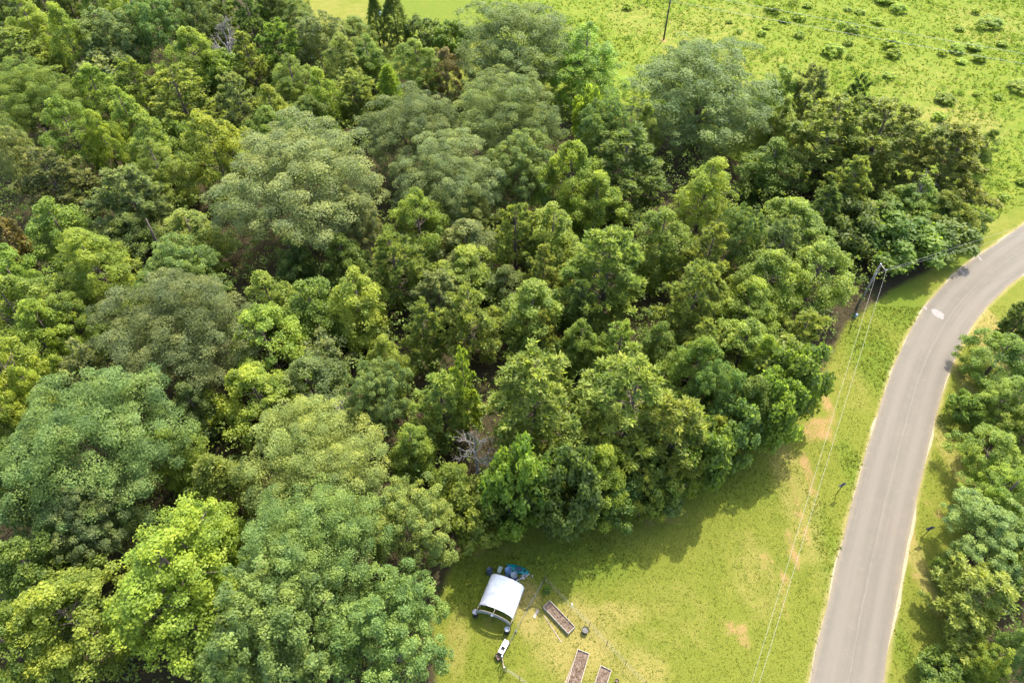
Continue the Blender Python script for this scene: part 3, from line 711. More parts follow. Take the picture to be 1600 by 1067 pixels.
for row in TREES:
    k, u, v, wpx, h, tone, label = row.split('|'); u, v, wpx, h = float(u), float(v), float(wpx), float(h)
    if v > 560 and 700 < u < 1300: h *= 1.3
    if u > 1530 and 400 < v < 900: u += 12
    if 1200 < u < 1310 and 400 < v < 680: u -= 22
    edge = k == 'E'; k = 'S' if edge else k
    full = k == 'G'; k = 'O' if full else k
    name, cat, grp, cf = INFO[k]
    p = at(u, v, 0 if edge else h * cf); R = wpx * depth(p) / F / 2
    lib = LIB['G'] if full else LIB['T'] if tone in ('pinegreen', 'pinebrown') else BIGLIB['O'] if k == 'O' and R > 5.2 else BIGLIB['B'] if k == 'B' and R > 3.7 else LIB[k]
    key = id(lib); i = cnt.get(key, 0); cnt[key] = i + 1
    tm, cm, R0, h0 = lib[(i * 2 + i // len(lib)) % len(lib)]
    o = thing(name, (p[0], p[1], 0), label, cat, grp, rz=tr.uniform(0, 6.28))
    sxy = R / R0 * (1.12 if k == 'O' else 1.16 if k == 'C' else 1.12 if edge else 1.06 if u > 1440 and v > 400 else 1.40); o.scale = (sxy, sxy, h / h0)
    a = link('trunk', tm, o); c = link('crown', cm, o)
    j = tr.normal(1, .035, 3) * tr.normal(1, .07); c.color = (*[float(x) for x in np.array(TONE[tone]) * j], 1)
for i, (u, v, wpx, h, label) in enumerate([(742, 700, 64, 12, 'bare dead grey tree at the wood edge above the lawn, largest of the snags'), (353, 62, 62, 12, 'bare grey snag near the top edge, left of a dark pine'),
        (524, 634, 62, 8, 'tangle of bare grey branches above the yellowish oak left of the shelter'), (1440, 292, 40, 11, 'bare pale snag in front of the brown-green meadow pine'), (1450, 232, 30, 13, 'thin bare snag top between the last two meadow pines')]):
    me, R0, h0 = snag(60 + i, depth_=5 if i < 3 else 4)
    p = at(u, v, h * .66); R = wpx * depth(p) / F / 2
    o = thing('dead_tree', (p[0], p[1], 0), label, 'dead tree', 'bare dead trees'); o.scale = (R / R0, R / R0, h / h0)
    link('branches', me, o)
# leaning dark trunk in a gap of the wood
pa, pb = at(252, 395, 4.5), at(228, 342, 10)
tag(MB().tube([pa * np.array([1, 1, 0]) * .99, pa, (pa + pb) / 2, pb], [.24, .2, .16, .08], 8).build('leaning_trunk', M['bark']), 'dark bare trunk leaning in a gap below a sparse pine at the left', 'tree trunk')

# ---------------------------------------------------------------- undergrowth on the wood floor
def scatter(n, box, test):
    x = rng.uniform(box[0], box[1], n); y = rng.uniform(box[2], box[3], n); k = test(x, y); return x[k], y[k]
ux, uy = scatter(20000, (-105, 75, 8, 140), lambda x, y: (in_poly(x, y, FOREST) & (seg_dist(x, y, FOREST + FOREST[:1]) > 1.2)) | (in_poly(x, y, RWOOD) & (seg_dist(x, y, RWOOD + RWOOD[:1]) > .8)))
cen = np.stack([ux, uy, rng.uniform(.1, 1, len(ux)) ** 1.1 * 6.5], 1)
P_, D_, t_ = clumps(cen, rng.uniform(.4, 1.0, len(ux)), np.tile([0, 0, 1.0], (len(ux), 1)), 16, rng)
P_[:, 2] = np.maximum(P_[:, 2], .04)
ug = link('undergrowth', crown_mesh('undergrowth', P_, D_, t_, .30, .20, M['leaf'], rng)); ug.color = (.118, .165, .032, 1)
tag(ug, 'leafy undergrowth covering the floor of the wood', 'undergrowth', kind='stuff')

# ---------------------------------------------------------------- grass on lawn and meadow
def tufts(name, x, y, hgt, wid, blades, mat, col, label, lean=.5):
    n = len(x); idx = np.repeat(np.arange(n), blades); m = len(idx)
    a = rng.uniform(0, 6.28, m); ln = rng.uniform(.5, 1.3, m) * hgt[idx]
    base = np.stack([x[idx] + rng.normal(0, .5, m) * hgt[idx] * .8, y[idx] + rng.normal(0, .5, m) * hgt[idx] * .8, np.zeros(m)], 1)
    tip = base + np.stack([np.cos(a) * ln * lean, np.sin(a) * ln * lean, ln], 1)
    sd_ = np.stack([-np.sin(a), np.cos(a), np.zeros(m)], 1) * (wid * ln)[:, None]
    V = np.stack([base - sd_, base + sd_, tip], 1).reshape(-1, 3)
    o = link(name, np_mesh(name, V, np.arange(m * 3).reshape(m, 3), mat, {'tint': ('FACE', np.clip(.5 * rng.random(n)[idx] + .5 * rng.random(m), 0, 1))}))
    o.color = (*col, 1); return tag(o, label, 'grass', kind='stuff')
def samp(Aarr, x, y):
    i = np.clip(np.searchsorted(gx, x) - 1, 0, nx - 1); j = np.clip(np.searchsorted(gy, y) - 1, 0, ny - 1); return Aarr[j, i]
ok = lambda x, y: (samp(rd, x, y) > ROAD_W / 2 + .35) & (samp(forest, x, y) < .6) & (samp(dirt, x, y) < rng.random(len(x)) * .8)
lx, ly = scatter(85000, (-12, 70, 10, 62), lambda x, y: ok(x, y) & (samp(meadow, x, y) < .5))
hl = rng.uniform(.045, .095, len(lx)) * (1 + 1.1 * samp(lush, lx, ly))
tufts('lawn_grass', lx, ly, hl, .34, 3, M['weed'], (.135, .160, .020), 'short mown grass of the lawn and road verges', 1.2)
mx, my = scatter(46000, (-60, 130, 70, 172), lambda x, y: ok(x, y) & (samp(meadow, x, y) > .45))
dens = np.sin(mx * .35 + np.sin(my * .21) * 2) * np.sin(my * .3 + 1.3 * np.sin(mx * .17)) + rng.normal(0, .6, len(mx))
kk = dens > -.55; mx, my = mx[kk], my[kk]
tufts('meadow_weeds', mx, my, rng.uniform(.10, .28, len(mx)), .42, 5, M['weed'], (.120, .162, .016), 'tall rough grass and weeds of the meadow', 1.1)
# rough herbs as leafy patches in the meadow
hx, hy = scatter(13000, (-30, 130, 74, 172), lambda x, y: ok(x, y) & (samp(meadow, x, y) > .6))
kk = (np.sin(hx * .22 + 2 * np.sin(hy * .13)) + np.sin(hy * .27 + hx * .1) + rng.normal(0, .7, len(hx))) > .3; hx, hy = hx[kk], hy[kk]
P_, D_, t_ = clumps(np.stack([hx, hy, rng.uniform(.1, .4, len(hx))], 1), rng.uniform(.25, .7, len(hx)), np.tile([0, 0, 1.0], (len(hx), 1)), 16, rng)
P_[:, 2] = np.maximum(P_[:, 2], .03)
hb = link('meadow_herbs', crown_mesh('meadow_herbs', P_, D_, t_, .26, .17, M['weed'], rng)); hb.color = (.110, .172, .016, 1)
tag(hb, 'leafy green herb patches spread through the meadow', 'weeds', kind='stuff')

# ---------------------------------------------------------------- meadow shrubs
SH = [(1239,4,14),(1208,16,24),(1225,31,14),(1250,28,18),(1262,9,14),(1190,53,15),(1198,42,12),(1140,33,10),(1156,48,10),(1250,56,16),(1300,83,30),(1331,47,20),(1315,38,12),(1325,14,12),(1344,19,15),(1403,16,22),(1384,2,28),(1372,34,16),
      (1393,72,26),(1396,86,20),(1325,67,14),(1328,89,13),(1390,119,15),(1495,78,22),(1473,83,16),(1522,75,22),(1530,93,20),(1503,96,14),(1525,19,14),(1547,38,30),(1534,44,16),(1500,45,12),(1567,69,14),(1594,138,30),(1560,151,14),(1476,156,26),(1466,184,22),(1528,147,13),(1597,284,16),(1569,308,14),(980,12,16),(1430,212,18)]
def wire_y(u, k): return (0.196 * (u - 1106)) if k == 0 else .188 * (u - 1169)
rows = {0: [], 1: [], 2: []}
for u, v, wpx in SH: rows[0 if v < wire_y(u, 1) else 1 if v < wire_y(u, 0) + 1 else 2].append((u, v, wpx))
ORD = ['first', 'second', 'third', 'fourth', 'fifth', 'sixth', 'seventh', 'eighth', 'ninth', 'tenth', 'eleventh', 'twelfth', 'thirteenth', 'fourteenth', 'fifteenth', 'sixteenth', 'seventeenth', 'eighteenth', 'nineteenth', 'twentieth', 'twenty-first', 'twenty-second', 'twenty-third', 'twenty-fourth', 'twenty-fifth', 'twenty-sixth', 'twenty-seventh', 'twenty-eighth', 'twenty-ninth', 'thirtieth']
i = 0
for rk, lst in rows.items():
    for q, (u, v, wpx) in enumerate(sorted(lst)):
        p = at(u, v, .4); R = wpx * depth(p) / F / 2; hh = R * tr.uniform(.8, 1.1); R *= tr.uniform(.9, 1.2)
        tm, cm, R0, h0 = LIB['S'][i % 4]; i += 1
        size = 'large' if wpx > 25 else 'small' if wpx < 15 else 'medium'
        where = ['beyond the upper overhead wire', 'showing between the two overhead wires', 'on the near side of the lower overhead wire'][rk]
        o = thing('meadow_shrub', (p[0], p[1], 0), '%s meadow shrub %s, %s from the left' % (size, where, ORD[q]), 'shrub', 'shrubs scattered over the meadow', tr.uniform(0, 6.28))
        o.scale = (R / R0, R / R0, hh / h0)
        a = link('stems', tm, o); c = link('foliage', cm, o)
        c.color = (*[float(x) for x in np.array(TONE[['olivelime', 'lime', 'lime', 'fresh'][i % 4]]) * tr.normal(1.25, .1)], 1)
# ---------------------------------------------------------------- utility poles and wires
def utility_pole(base, h, rad, mat, label, arm_dir=None, arm=.85, insul=()):
    o = thing('utility_pole', (base[0], base[1], 0), label, 'utility pole', 'utility poles along the road and meadow')
    MB().tube([(0, 0, -.4), (0, 0, h * .5), (0, 0, h)], [rad, rad * .85, rad * .66], 12).build('pole', mat, o)
    if arm_dir is not None:
        d = Vector(arm_dir).normalized()
        MB().tube([d * -.12 + Vector((0, 0, h - .10)), d * arm + Vector((0, 0, h - .10))], .05, 8).build('crossarm', M['paleboard'], o)
        mb = MB().lathe((d.x * arm, d.y * arm, h - .10), [(.03, .0), (.075, .05), (.05, .1), (.085, .14), (.05, .2), (.01, .24)], 12); mb.build('insulator', M['porcelain'], o)
    for p in insul:
        MB().lathe(p, [(.02, -.10), (.09, -.06), (.06, 0), (.09, .05), (.03, .1), (.01, .12)], 12).build('insulator', M['porcelain'], o)
    mb = MB().lathe((0, 0, h), [(rad * .8, -.04), (rad * .82, 0), (rad * .4, .05), (.001, .06)], 12); mb.build('pole_cap', M['metal'], o)
    return o
p1 = at(1338, 482); P1H = 7.9
armtip = at(1384.6, 422.6, P1H - .05); ad = armtip - np.array([p1[0], p1[1], P1H - .05]); arml = float(np.hypot(ad[0], ad[1]))
neu = at(1368.5, 434, 6.55); neu_l = np.array([neu[0] - p1[0], neu[1] - p1[1]]); nn = neu_l / np.linalg.norm(neu_l) * min(.28, np.linalg.norm(neu_l))
utility_pole(p1, P1H, .17, M['polewood'], 'weathered grey utility pole standing in shade beside the road bend', (ad[0], ad[1], 0), arml, [(nn[0], nn[1], 6.5)])
p2 = at(1037, 62); P2H = 9.2
utility_pole(p2, P2H, .17, M['darkpole'], 'dark brown utility pole in the meadow, cut by the top edge', (.5, .8, 0), .7, [(.2, .05, 7.4)])
M['farwire'] = simple('bright_wire', (.36, .355, .32), .5, 0, .05, bmp=0)
def wire(a, b, label, sag=.25, r=.010, n=14, mat='wire'):
    a, b = Vector(a), Vector(b)
    pts = [a.lerp(b, i / n) - Vector((0, 0, 4 * sag * (i / n) * (1 - i / n))) for i in range(n + 1)]
    return tag(MB().tube(pts, r, 6).build('overhead_wire', M[mat]), label, 'power wire', 'overhead power wires')
A_ = np.array([p1[0] + ad[0], p1[1] + ad[1], P1H + .1]); N_ = np.array([p1[0] + nn[0], p1[1] + nn[1], 6.6])
def through(a, u, v, z, far):
    b = at(u, v, z); return a + (b - a) * far
wire(A_, through(A_, 1187, 1067, 6.9, 1.35), 'right wire of the pair running down beside the road to the bottom edge', .2)
wire(N_, through(N_, 1175, 1067, 5.9, 1.35), 'left wire of the pair running down beside the road to the bottom edge', .2)
wire(A_, through(A_, 1567, 362, 7.0, 1.7), 'upper wire running right from the pole at the road bend', .12)
wire(N_, through(N_, 1567, 372, 5.9, 1.7), 'lower wire running right from the pole at the road bend', .12)
q1 = np.array([p2[0] + .35, p2[1] + .56, P2H + .1]); q2 = np.array([p2[0] + .2, p2[1] + .05, 7.5])
wire(q1, through(q1, 1600, 81, 8.4, 1.6), 'upper of the two wires crossing the meadow at top right', .35, .021, 14, 'farwire')
wire(q2, through(q2, 1600, 97, 7.2, 1.6), 'lower of the two wires crossing the meadow at top right', .35, .021, 14, 'farwire')
# small pale blue marker in the shade by the pole
b_ = at(1336, 496)
o = thing('ground_pedestal', (b_[0], b_[1], 0), 'small pale blue pedestal on the shaded ground below the utility pole', 'utility box')
MB().box((0, 0, .28), (.26, .22, .56), .4, .03).build('housing', M['mint'], o); MB().box((0, 0, .60), (.30, .26, .07), .4, .02).build('cap', M['bluedrum'], o)

# ---------------------------------------------------------------- road signs (seen from behind)
def road_sign(u, v, h, label, face_az):
    top = at(u, v, h); o = thing('road_sign', (top[0], top[1], 0), label, 'road sign', 'diamond road signs', face_az)
    MB().tube([(0, 0, -.2), (0, 0, h + .55)], .035, 8).build('post', M['black'], o)
    s = .54; mb = MB()
    for yy in (.045, .052): pass
    P = [(0, .05, h - s), (s, .05, h), (0, .05, h + s), (-s, .05, h)]; Q = [(x, y + .006, z) for x, y, z in P]
    pl = mb.add(P + Q, [(0, 1, 2, 3), (7, 6, 5, 4)] + [(i, 4 + i, 4 + (i + 1) % 4, (i + 1) % 4) for i in range(4)]).build('sign_plate', M['signback'], o)
    MB().add([(x * .97, .060, h + (z - h) * .97) for x, y, z in P], [(3, 2, 1, 0)]).build('sign_face', M['yellow'], pl)
road_sign(1317, 758, 2.05, 'diamond road sign on a dark post, on the grass between wires and road', .25)
road_sign(1454, 826, 2.1, 'diamond road sign on the far verge, half in tree shade', .1)

# ---------------------------------------------------------------- hoop shelter
ez, cz = 1.15, 2.35
nl_, nr_, fl_, fr_ = at(749, 945.5, ez), at(799.6, 969, ez), at(767.6, 897, ez), at(818.7, 921, ez)
ctr = (nl_ + nr_ + fl_ + fr_) / 4; axv = ((fl_ + fr_) - (nl_ + nr_)) / 2; crv = ((nr_ + fr_) - (nl_ + fl_)) / 2
LEN = float(np.linalg.norm(axv[:2])); WID = float(np.linalg.norm(crv[:2])); rz = math.atan2(-axv[0], axv[1])
sh = thing('hoop_shelter', (ctr[0], ctr[1], 0), 'low white arched shelter with tarp roof on the grass near the bottom', 'shelter', rz=rz)
def arch(t, dr=0.0):   # t 0..1 across
    a = math.pi * (1 - t); return (math.cos(a) * (WID / 2 + dr), ez + math.sin(a) ** .85 * (cz - ez + dr))
V = []; nu, nv = 26, 16; r_ = np.random.default_rng(5)
for lay in (0, -.035):
    for j in range(nv + 1):
        for i in range(nu + 1):
            x, z = arch(i / nu, lay); y = -LEN / 2 + LEN * j / nv
            wv = .018 * math.sin(j * 2.4 + i * .3) * math.sin(math.pi * i / nu) - .03 * abs(math.sin(math.pi * j / 4)) * math.sin(math.pi * i / nu) + r_.normal(0, .005)
            V.append((x, y, z - .03 + wv if lay == 0 else z - .03 + wv))
n1 = (nu + 1) * (nv + 1); fs = []
for j in range(nv):
    for i in range(nu):
        a = j * (nu + 1) + i; q = (a, a + 1, a + nu + 2, a + nu + 1); fs.append(q); fs.append(tuple(n1 + k for k in reversed(q)))
for i in range(nu):
    for j in (0, nv): a = j * (nu + 1) + i; fs.append((a, a + n1, a + 1 + n1, a + 1) if j == 0 else (a + 1, a + 1 + n1, a + n1, a))
for j in range(nv):
    for i in (0, nu): a = j * (nu + 1) + i; b = a + nu + 1; fs.append((a, b, b + n1, a + n1) if i == 0 else (a + n1, b + n1, b, a))
mb = MB().add(V, fs, True); mb.build('roof_tarp', M['tarp'], sh)
for y in (-LEN / 2 + .08, -LEN / 6, LEN / 6, LEN / 2 - .08):
    pts = [(arch(0)[0], y, -.1)] + [(arch(i / 16, -.09)[0], y, arch(i / 16, -.09)[1]) for i in range(17)] + [(arch(1)[0], y, -.1)]
    MB().tube(pts, .025, 6, smooth=True).build('hoop', M['metal'], sh)
yf = -LEN / 2 - .50
pts = [(arch(0)[0], yf, -.1)] + [(arch(i / 16)[0], yf, arch(i / 16)[1] - .02) for i in range(17)] + [(arch(1)[0], yf, -.1)]
MB().tube(pts, .028, 6).build('front_arch', M['board'], sh)
for t in (.03, .5, .97):
    x, z = arch(t); MB().tube([(x, yf, z - .03), (x, -LEN / 2 + .05, z - .05)], .024, 6).build('purlin', M['paleboard'], sh)
mb = MB(); Vv = []
for i in range(17):
    x, z = arch(i / 16, -.03); Vv += [(x * .98, yf - .02, z - .06), (x * .98, yf - .02, max(.55, z - .62)), (x * .98, yf + .01, z - .06), (x * .98, yf + .01, max(.55, z - .62))]
fs = []
for i in range(16):
    a = i * 4; b = a + 4; fs += [(a, a + 1, b + 1, b), (a + 2, b + 2, b + 3, a + 3), (a, b, b + 2, a + 2), (a + 1, a + 3, b + 3, b + 1)]
mb.add(Vv, fs).build('front_valance', M['greyblue'], sh)
mb = MB()
for sx in (-1, 1): mb.box((sx * (WID / 2 - .03), 0, .55), (.05, LEN - .1, .10), 0, .01)
mb.build('side_rail', M['board'], sh)
# things standing round the shelter
def drum(u, v, hgt, rad, mat, lidmat, label):
    c = at(u, v, hgt); o = thing('drum', (c[0], c[1], 0), label, 'drum', 'plastic drums round the shelter')
    MB().lathe((0, 0, 0), [(.001, -.02), (rad * .9, -.02), (rad, .05), (rad, hgt * .3), (rad * 1.04, hgt * .33), (rad, hgt * .36), (rad, hgt * .64), (rad * 1.04, hgt * .67), (rad, hgt * .7), (rad * .98, hgt * .95), (rad * .9, hgt - .02)], 20).build('body', mat, o)
    MB().lathe((0, 0, hgt), [(rad * .93, -.03), (rad * .93, .012), (rad * .86, .015), (rad * .84, -.012), (.001, -.01)], 20).build('lid', lidmat, o)
    MB().lathe((rad * .5, 0, hgt - .012), [(.05, 0), (.05, .03), (.001, .032)], 10).build('bung', M['black'], o)
M['drumtop'] = simple('pale_blue_grey_lid', (.17, .185, .22), .45, 0, .12)
drum(742.3, 955.6, .95, .27, M['black'], M['drumtop'], 'black drum with pale lid at the shelter front, left corner')
drum(792.3, 982.2, .95, .27, M['black'], M['drumtop'], 'black drum with pale lid at the shelter front, right corner')
drum(764.8, 889.5, .9, .29, M['darkdrum'], M['darkdrum'], 'dark blue drum behind the back left corner of the shelter')
drum(794, 889.5, 1.0, .33, M['bluedrum'], M['bluedrum'], 'faded blue drum behind the shelter beside the teal kayak')
drum(803, 897.5, .8, .36, M['darkdrum'], M['greyblue'], 'dark grey-blue drum between the shelter and the teal kayak')
c = at(781, 889, .5); o = thing('storage_bin', (c[0], c[1], 0), 'pale mint bin behind the shelter, left of the faded blue drum', 'bin', rz=-.35)
MB().box((0, 0, .24), (.36, .58, .48), 0, .03).build('bin_body', M['mint'], o); MB().box((0, 0, .50), (.40, .62, .05), 0, .02).build('bin_lid', M['mint'], o)
# kayak
ka, kb = at(790.5, 881.5, .3), at(827.5, 895, .3); kl = float(np.linalg.norm(kb - ka)); kc = (ka + kb) / 2
o = thing('kayak', (kc[0], kc[1], 0), 'teal kayak lying behind the shelter at the forest shade', 'kayak', rz=math.atan2(kb[1] - ka[1], kb[0] - ka[0]))
V = []; nsec, nring = 25, 16
for i in range(nsec):
    s = -1 + 2 * i / (nsec - 1); wdt = .36 * max(.02, (1 - abs(s) ** 2.6)) ; hg = .17 * (.5 + .5 * (1 - abs(s) ** 3)); rock = .10 * s * s
    for k in range(nring):
        a = 2 * math.pi * k / nring; zz = math.sin(a); V.append((s * kl / 2, wdt * math.cos(a), .19 + rock + hg * (zz if zz < 0 else zz * .75)))
fs = [(i * nring + k, i * nring + (k + 1) % nring, (i + 1) * nring + (k + 1) % nring, (i + 1) * nring + k) for i in range(nsec - 1) for k in range(nring)]
MB().add(V, [f[::-1] for f in fs], True).build('hull', M['teal'], o)
rim = [(math.cos(a) * .34 + .12, math.sin(a) * .19, .335) for a in np.linspace(0, 2 * math.pi, 25)]
MB().tube(rim, .025, 6, cap=False).build('cockpit_rim', M['black'], o)
MB().add([(x * .97 - .0, y * .95, .338) for x, y, z in rim[:-1]], [tuple(range(24))]).build('cockpit', M['darkdrum'], o)
MB().lathe((kl * .3, 0, .325), [(.12, -.01), (.12, .02), (.001, .03)], 14).build('hatch', M['black'], o)
mb = MB()
rr = np.random.default_rng(3); ctr2 = at(818, 901)
for i in range(14):
    x, y = rr.normal(0, .38), rr.normal(0, .14); mb.box((x, y, .05 + rr.random() * .05), (rr.uniform(.1, .34), rr.uniform(.08, .2), .12), rr.uniform(0, 3), .02)
o = mb.build('scrap_pile', M['rubble']); o.location = (ctr2[0], ctr2[1], 0); o.rotation_euler.z = .5; tag(o, 'pale scrap pile on the ground between the kayak and the shelter', 'scrap pile')
c = at(768.7, 960.3, 2.0); o = thing('globe_lamp', (c[0], c[1], 0), 'white globe on a thin post at the shelter front', 'lamp')
MB().tube([(0, 0, -.2), (0, 0, 1.9)], .022, 8).build('post', M['black'], o)
MB().lathe((0, 0, 1.86), [(.001, 0), (.07, .02), (.13, .09), (.145, .16), (.12, .24), (.06, .29), (.001, .3)], 16).build('globe', M['whitepaint'], o)

# ---------------------------------------------------------------- garden beds
def bed(corners, h, label, n_soil=24):
    P = [at(u, v, h)[:2] for u, v in corners]                   # four top corners in order
    c = sum(P) / 4; ux_ = (P[1] - P[0] + P[2] - P[3]) / 2; uy_ = (P[3] - P[0] + P[2] - P[1]) / 2
    L, W_ = np.linalg.norm(ux_), np.linalg.norm(uy_); rz = math.atan2(ux_[1], ux_[0])
    o = thing('raised_bed', (c[0], c[1], 0), label, 'raised bed', 'raised garden beds', rz)
    th = .055
    for yy in (-1, 1): MB().box((0, yy * (W_ / 2 - th / 2), h / 2 - .01), (L, th, h + .02), 0, .008).build('board', M['paleboard'], o)
    for xx in (-1, 1): MB().box((xx * (L / 2 - th / 2), 0, h / 2 - .013), (th, W_ - 2 * th - .004, h + .016), 0, .008).build('board', M['paleboard'], o)
    nx_, ny_ = max(8, int(L / .12)), max(6, int(W_ / .12)); r = np.random.default_rng(int(abs(c[0]) * 100)); V = []
    for j in range(ny_ + 1):
        for i in range(nx_ + 1): V.append(((i / nx_ - .5) * (L - 2 * th - .01), (j / ny_ - .5) * (W_ - 2 * th - .01), h - .16 + r.normal(0, .028)))
    MB().add(V, [(j * (nx_ + 1) + i, j * (nx_ + 1) + i + 1, (j + 1) * (nx_ + 1) + i + 1, (j + 1) * (nx_ + 1) + i) for j in range(ny_) for i in range(nx_)], True).build('soil', M['soil'], o)
    n = int(L * W_ * 40); idx = np.arange(n)
    Pp = np.stack([r.uniform(-.46, .46, n) * L, r.uniform(-.42, .42, n) * W_, np.full(n, h - .09) + r.normal(0, .03, n)], 1)
    Vq, Fq, tq = leaf_quads(Pp, unit(r.normal(size=(n, 3)) * .5 + np.array([0, 0, 1.])), .11, .06, r.random(n), r)
    s = link('mulch', np_mesh('mulch', Vq, Fq, M['weed'], {'tint': ('FACE', tq)}), o); s.color = (.15, .095, .05, 1); s['kind'] = 'stuff'
bed([(858.9, 937), (899.3, 978.5), (887.7, 989.8), (848.4, 947.4)], .45, 'raised bed slanting from the shelter side towards the round tub')
bed([(907.6, 1014.5), (925.3, 1022.8), (893, 1101), (872, 1094)], .42, 'raised bed left one of two cut by the bottom edge')
bed([(941.7, 1039.6), (959.3, 1048.5), (929, 1115), (911, 1107)], .42, 'raised bed right one of two cut by the bottom edge')
def plank(a, b, w, label, mat='board', z=.03):
    A, B = at(*a), at(*b); d = B - A; L = float(np.hypot(d[0], d[1])); c = (A + B) / 2
    o = MB().box((0, 0, 0), (L, w, .045), 0, .006).build('plank', M[mat]); o.location = (c[0], c[1], z); o.rotation_euler.z = math.atan2(d[1], d[0])
    tag(o, label, 'plank', 'planks lying in the garden')
plank((850, 961), (877, 1003), .10, 'long thin plank on the grass beside the slanting raised bed')
plank((904, 1016), (882, 1070), .16, 'plank lying along the left side of the left bottom bed')
plank((834, 965), (841, 952), .24, 'short pale board on the ground by the slanting bed', 'paleboard')
# pots
def pot(u, v, hgt, rad, mat, label, fill, plant=False):
    c = at(u, v, hgt); o = thing('plant_tub', (c[0], c[1], 0), label, 'plant pot', 'garden pots')
    MB().lathe((0, 0, 0), [(.001, -.02), (rad * .8, -.02), (rad, hgt), (rad * 1.05, hgt), (rad * 1.05, hgt + .02), (rad * .93, hgt + .02), (rad * .9, hgt - .08)], 20).build('tub', mat, o)
    MB().lathe((0, 0, hgt - .08), [(rad * .9, 0), (rad * .5, .02), (.001, .03)], 16).build('soil', fill, o)
    if plant:
        r = np.random.default_rng(8); cc = r.normal(size=(26, 3)) * np.array([.17, .17, .12]) + np.array([0, 0, hgt + .14])
        Pp, D, t = clumps(cc, np.full(26, .12), np.tile([0, 0, 1.0], (26, 1)), 16, r); f = link('plant', crown_mesh('plant', Pp, D, t, .09, .06, M['leaf'], r), o); f.color = (.09, .17, .02, 1)
M['grit'] = simple('grey_grit', (.115, .11, .095), .95, 0, .4, 12)
pot(914.6, 983.6, .5, .31, M['black'], 'round black tub of grey grit right of the slanting bed', M['grit'])
pot(854, 922, .4, .27, M['black'], 'black pot with a bright green plant near the fence corner', M['soil'], True)
pot(964, 1063, .25, .16, M['black'], 'small dark pot at the bottom edge right of the beds', M['soil'])
pot(806, 985.5, .2, .09, M['whitepaint'], 'tiny white pot beside the fence line near the front drum', M['grit'])

# ---------------------------------------------------------------- garden fence and gate
def fence(pix, h, label, caps=(), dark=()):
    B = [at(u, v, h) for u, v in pix]; o = thing('wire_fence', (B[0][0], B[0][1], 0), label, 'fence', 'wire fences round the garden'); off = np.array([B[0][0], B[0][1], 0])
    B = [np.array([b[0], b[1], 0]) - off for b in B]
    for i, b in enumerate(B):
        MB().tube([(b[0], b[1], -.2), (b[0], b[1], h + .03)], .028, 7).build('post', M['darkpole'] if i not in caps else M['whitepaint'], o)
        if i in caps: MB().lathe((b[0], b[1], h + .03), [(.001, -.03), (.075, -.03), (.08, .03), (.05, .06), (.001, .07)], 10).build('post_cap', M['whitepaint'], o)
    mb = MB()
    for a, b in zip(B[:-1], B[1:]):
        for z in np.linspace(.06, h - .03, 7): mb.tube([(a[0], a[1], z), (b[0], b[1], z)], .004, 3, False)
        L = np.linalg.norm(b - a); n = int(L / .22)
        for i in range(1, n): p = a + (b - a) * i / n; mb.tube([(p[0], p[1], .04), (p[0], p[1], h - .03)], .004, 3, False)
    mb.build('wire_mesh', M['mesh'], o)
fence([(851.5, 899.5), (872.5, 921), (893.8, 943.8), (922.5, 970.5), (950, 1000.5), (979.5, 1032), (1010, 1063), (1042, 1096)], 1.25, 'thin wire garden fence running from the kayak corner to the bottom edge', caps=(2,))
fence([(848.5, 905), (827, 943), (806, 982), (796, 1001)], 1.15, 'thin wire garden fence between the shelter and the slanting bed')
fence([(791, 1043), (812, 1056), (833, 1072), (860, 1095)], 1.1, 'thin wire garden fence from the gate to the bottom edge')
ga, gb = at(784.4, 1024.7, 1.45), at(787.8, 1041.8, 1.45); gl = float(np.hypot(*(gb - ga)[:2])); o = thing('garden_gate', (ga[0], ga[1], 0), 'narrow wooden garden gate between two white capped posts', 'gate', rz=math.atan2(gb[1] - ga[1], gb[0] - ga[0]))
for x in (0, gl):
    MB().box((x, 0, .70), (.09, .09, 1.5), 0, .01).build('post', M['board'], o)
    MB().lathe((x, 0, 1.45), [(.08, -.02), (.085, .03), (.05, .08), (.001, .1)], 12).build('post_cap', M['whitepaint'], o)
for z in (.22, 1.3): MB().box((gl / 2, 0, z), (gl - .1, .045, .09), 0, .006).build('rail', M['board'], o)
mb = MB().tube([(.07, .0, .28), (gl - .07, .0, 1.24)], .028, 5); mb.build('brace', M['board'], o)
mb = MB()
for i in range(1, 8): mb.tube([(gl * i / 8, .03, .25), (gl * i / 8, .03, 1.27)], .007, 4, False)
mb.build('gate_mesh', M['mesh'], o)
# white wash table by the gate
ta, tb = at(792.5, 1000, .85), at(782, 1020, .85); tl = float(np.hypot(*(tb - ta)[:2])); tc_ = (ta + tb) / 2
o = thing('wash_table', (tc_[0], tc_[1], 0), 'white outdoor table with a dark square basin beside the garden gate', 'table', rz=math.atan2(tb[1] - ta[1], tb[0] - ta[0]))
W2 = .52; x0 = tl / 2 * .30; bs = .17
mb = MB(); zt = .85
mb.box((-(tl / 2 - x0 + bs) / 2 - .0 + (x0 - bs - tl / 2 + (tl / 2 - x0 + bs)) / 2 - 0, 0, zt), (.001, .001, .001))
mb = MB()
xa, xb = -tl / 2, tl / 2
mb.box(((xa + x0 - bs) / 2, 0, zt), (x0 - bs - xa, W2, .05), 0, .006); mb.box(((xb + x0 + bs) / 2, 0, zt), (xb - x0 - bs, W2, .05), 0, .006)
for s in (-1, 1): mb.box((x0, s * (W2 / 4 + bs / 2), zt - .001), (2 * bs, W2 / 2 - bs, .046), 0, 0)
mb.build('table_top', M['whitepaint'], o)
mb = MB().box((x0, 0, zt - .20), (2 * bs, 2 * bs, .02))
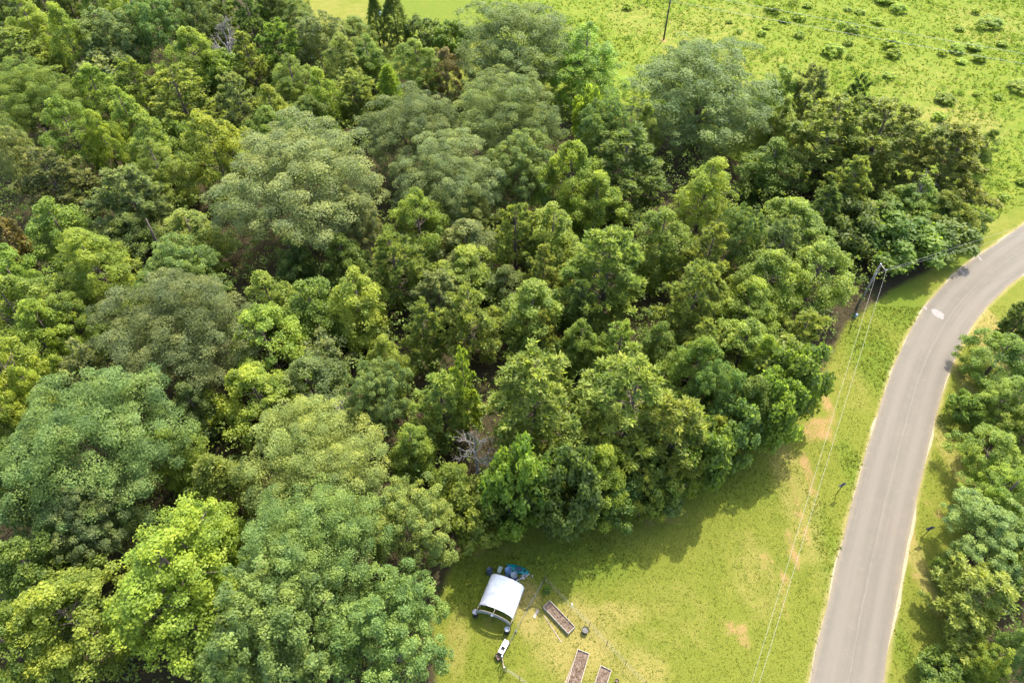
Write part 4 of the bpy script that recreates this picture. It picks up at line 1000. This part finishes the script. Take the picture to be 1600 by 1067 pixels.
for s in (-1, 1): mb.box((x0 + s * (bs - .008), 0, zt - .105), (.016, 2 * bs, .17)); mb.box((x0, s * (bs - .008), zt - .105), (2 * bs - .034, .016, .17))
mb.build('basin', M['black'], o)
MB().tube([(x0 - .72, -.05, zt + .02), (x0 - .72, -.05, zt + .24), (x0 - .62, -.02, zt + .30), (x0 - .52, .04, zt + .26)], .03, 8).build('tap', M['black'], o)
for sx in (-1, 1):
    for sy in (-1, 1): MB().box((sx * (tl / 2 - .06), sy * (W2 / 2 - .05), .40), (.06, .06, .85), 0, .006).build('leg', M['board'], o)
MB().box((0, 0, .28), (tl - .2, W2 - .14, .03), 0, .006).build('shelf', M['board'], o)
c = at(779.5, 1024, .5); o = thing('compost_crate', (c[0], c[1], 0), 'dark slatted crate between the white table and the gate', 'crate', rz=-1.05 + math.pi / 2)
for z in (.12, .27, .42):
    for s in (-1, 1): MB().box((0, s * .27, z), (.50, .025, .11), 0, .004).build('slat', M['darkpole'], o); MB().box((s * .262, 0, z), (.025, .51, .11), 0, .004).build('slat', M['darkpole'], o)
MB().box((0, 0, .18), (.46, .48, .30), 0, .01).build('filling', M['soil'], o)
# blue and white scrap in the mown field
c = at(590, 20); o = thing('play_slide', (c[0], c[1], 0), 'small blue and white slide in the mown field by the dark spires', 'slide', rz=.5)
V = [(-.3, 0, 1.3), (.3, 0, 1.3), (.3, -.9, .8), (-.3, -.9, .8), (.3, -2.0, .15), (-.3, -2.0, .15)]; V2 = [(x, y, z - .06) for x, y, z in V]
MB().add(V + V2, [(3, 2, 1, 0), (5, 4, 2, 3), (6, 7, 8, 9), (9, 8, 10, 11), (0, 1, 7, 6), (4, 5, 11, 10), (1, 2, 8, 7), (2, 4, 10, 8), (0, 6, 9, 3), (3, 9, 11, 5)]).build('chute', M['blue'], o)
mb = MB()
for s in (-1, 1): mb.tube([(s * .28, .5, -.1), (s * .28, .05, 1.5)], .05, 6); mb.tube([(s * .28, -.0, -.1), (s * .28, .05, 1.25)], .04, 6)
for z in (.3, .6, .9, 1.2): mb.tube([(-.28, .5 - .3 * z, z), (.28, .5 - .3 * z, z)], .04, 6)
mb.box((0, .2, 1.3), (.62, .5, .05)); mb.build('ladder', M['whitepaint'], o)
print('objects', len(bpy.data.objects), 'tris', sum(len(m.polygons) * 2 for m in bpy.data.meshes))
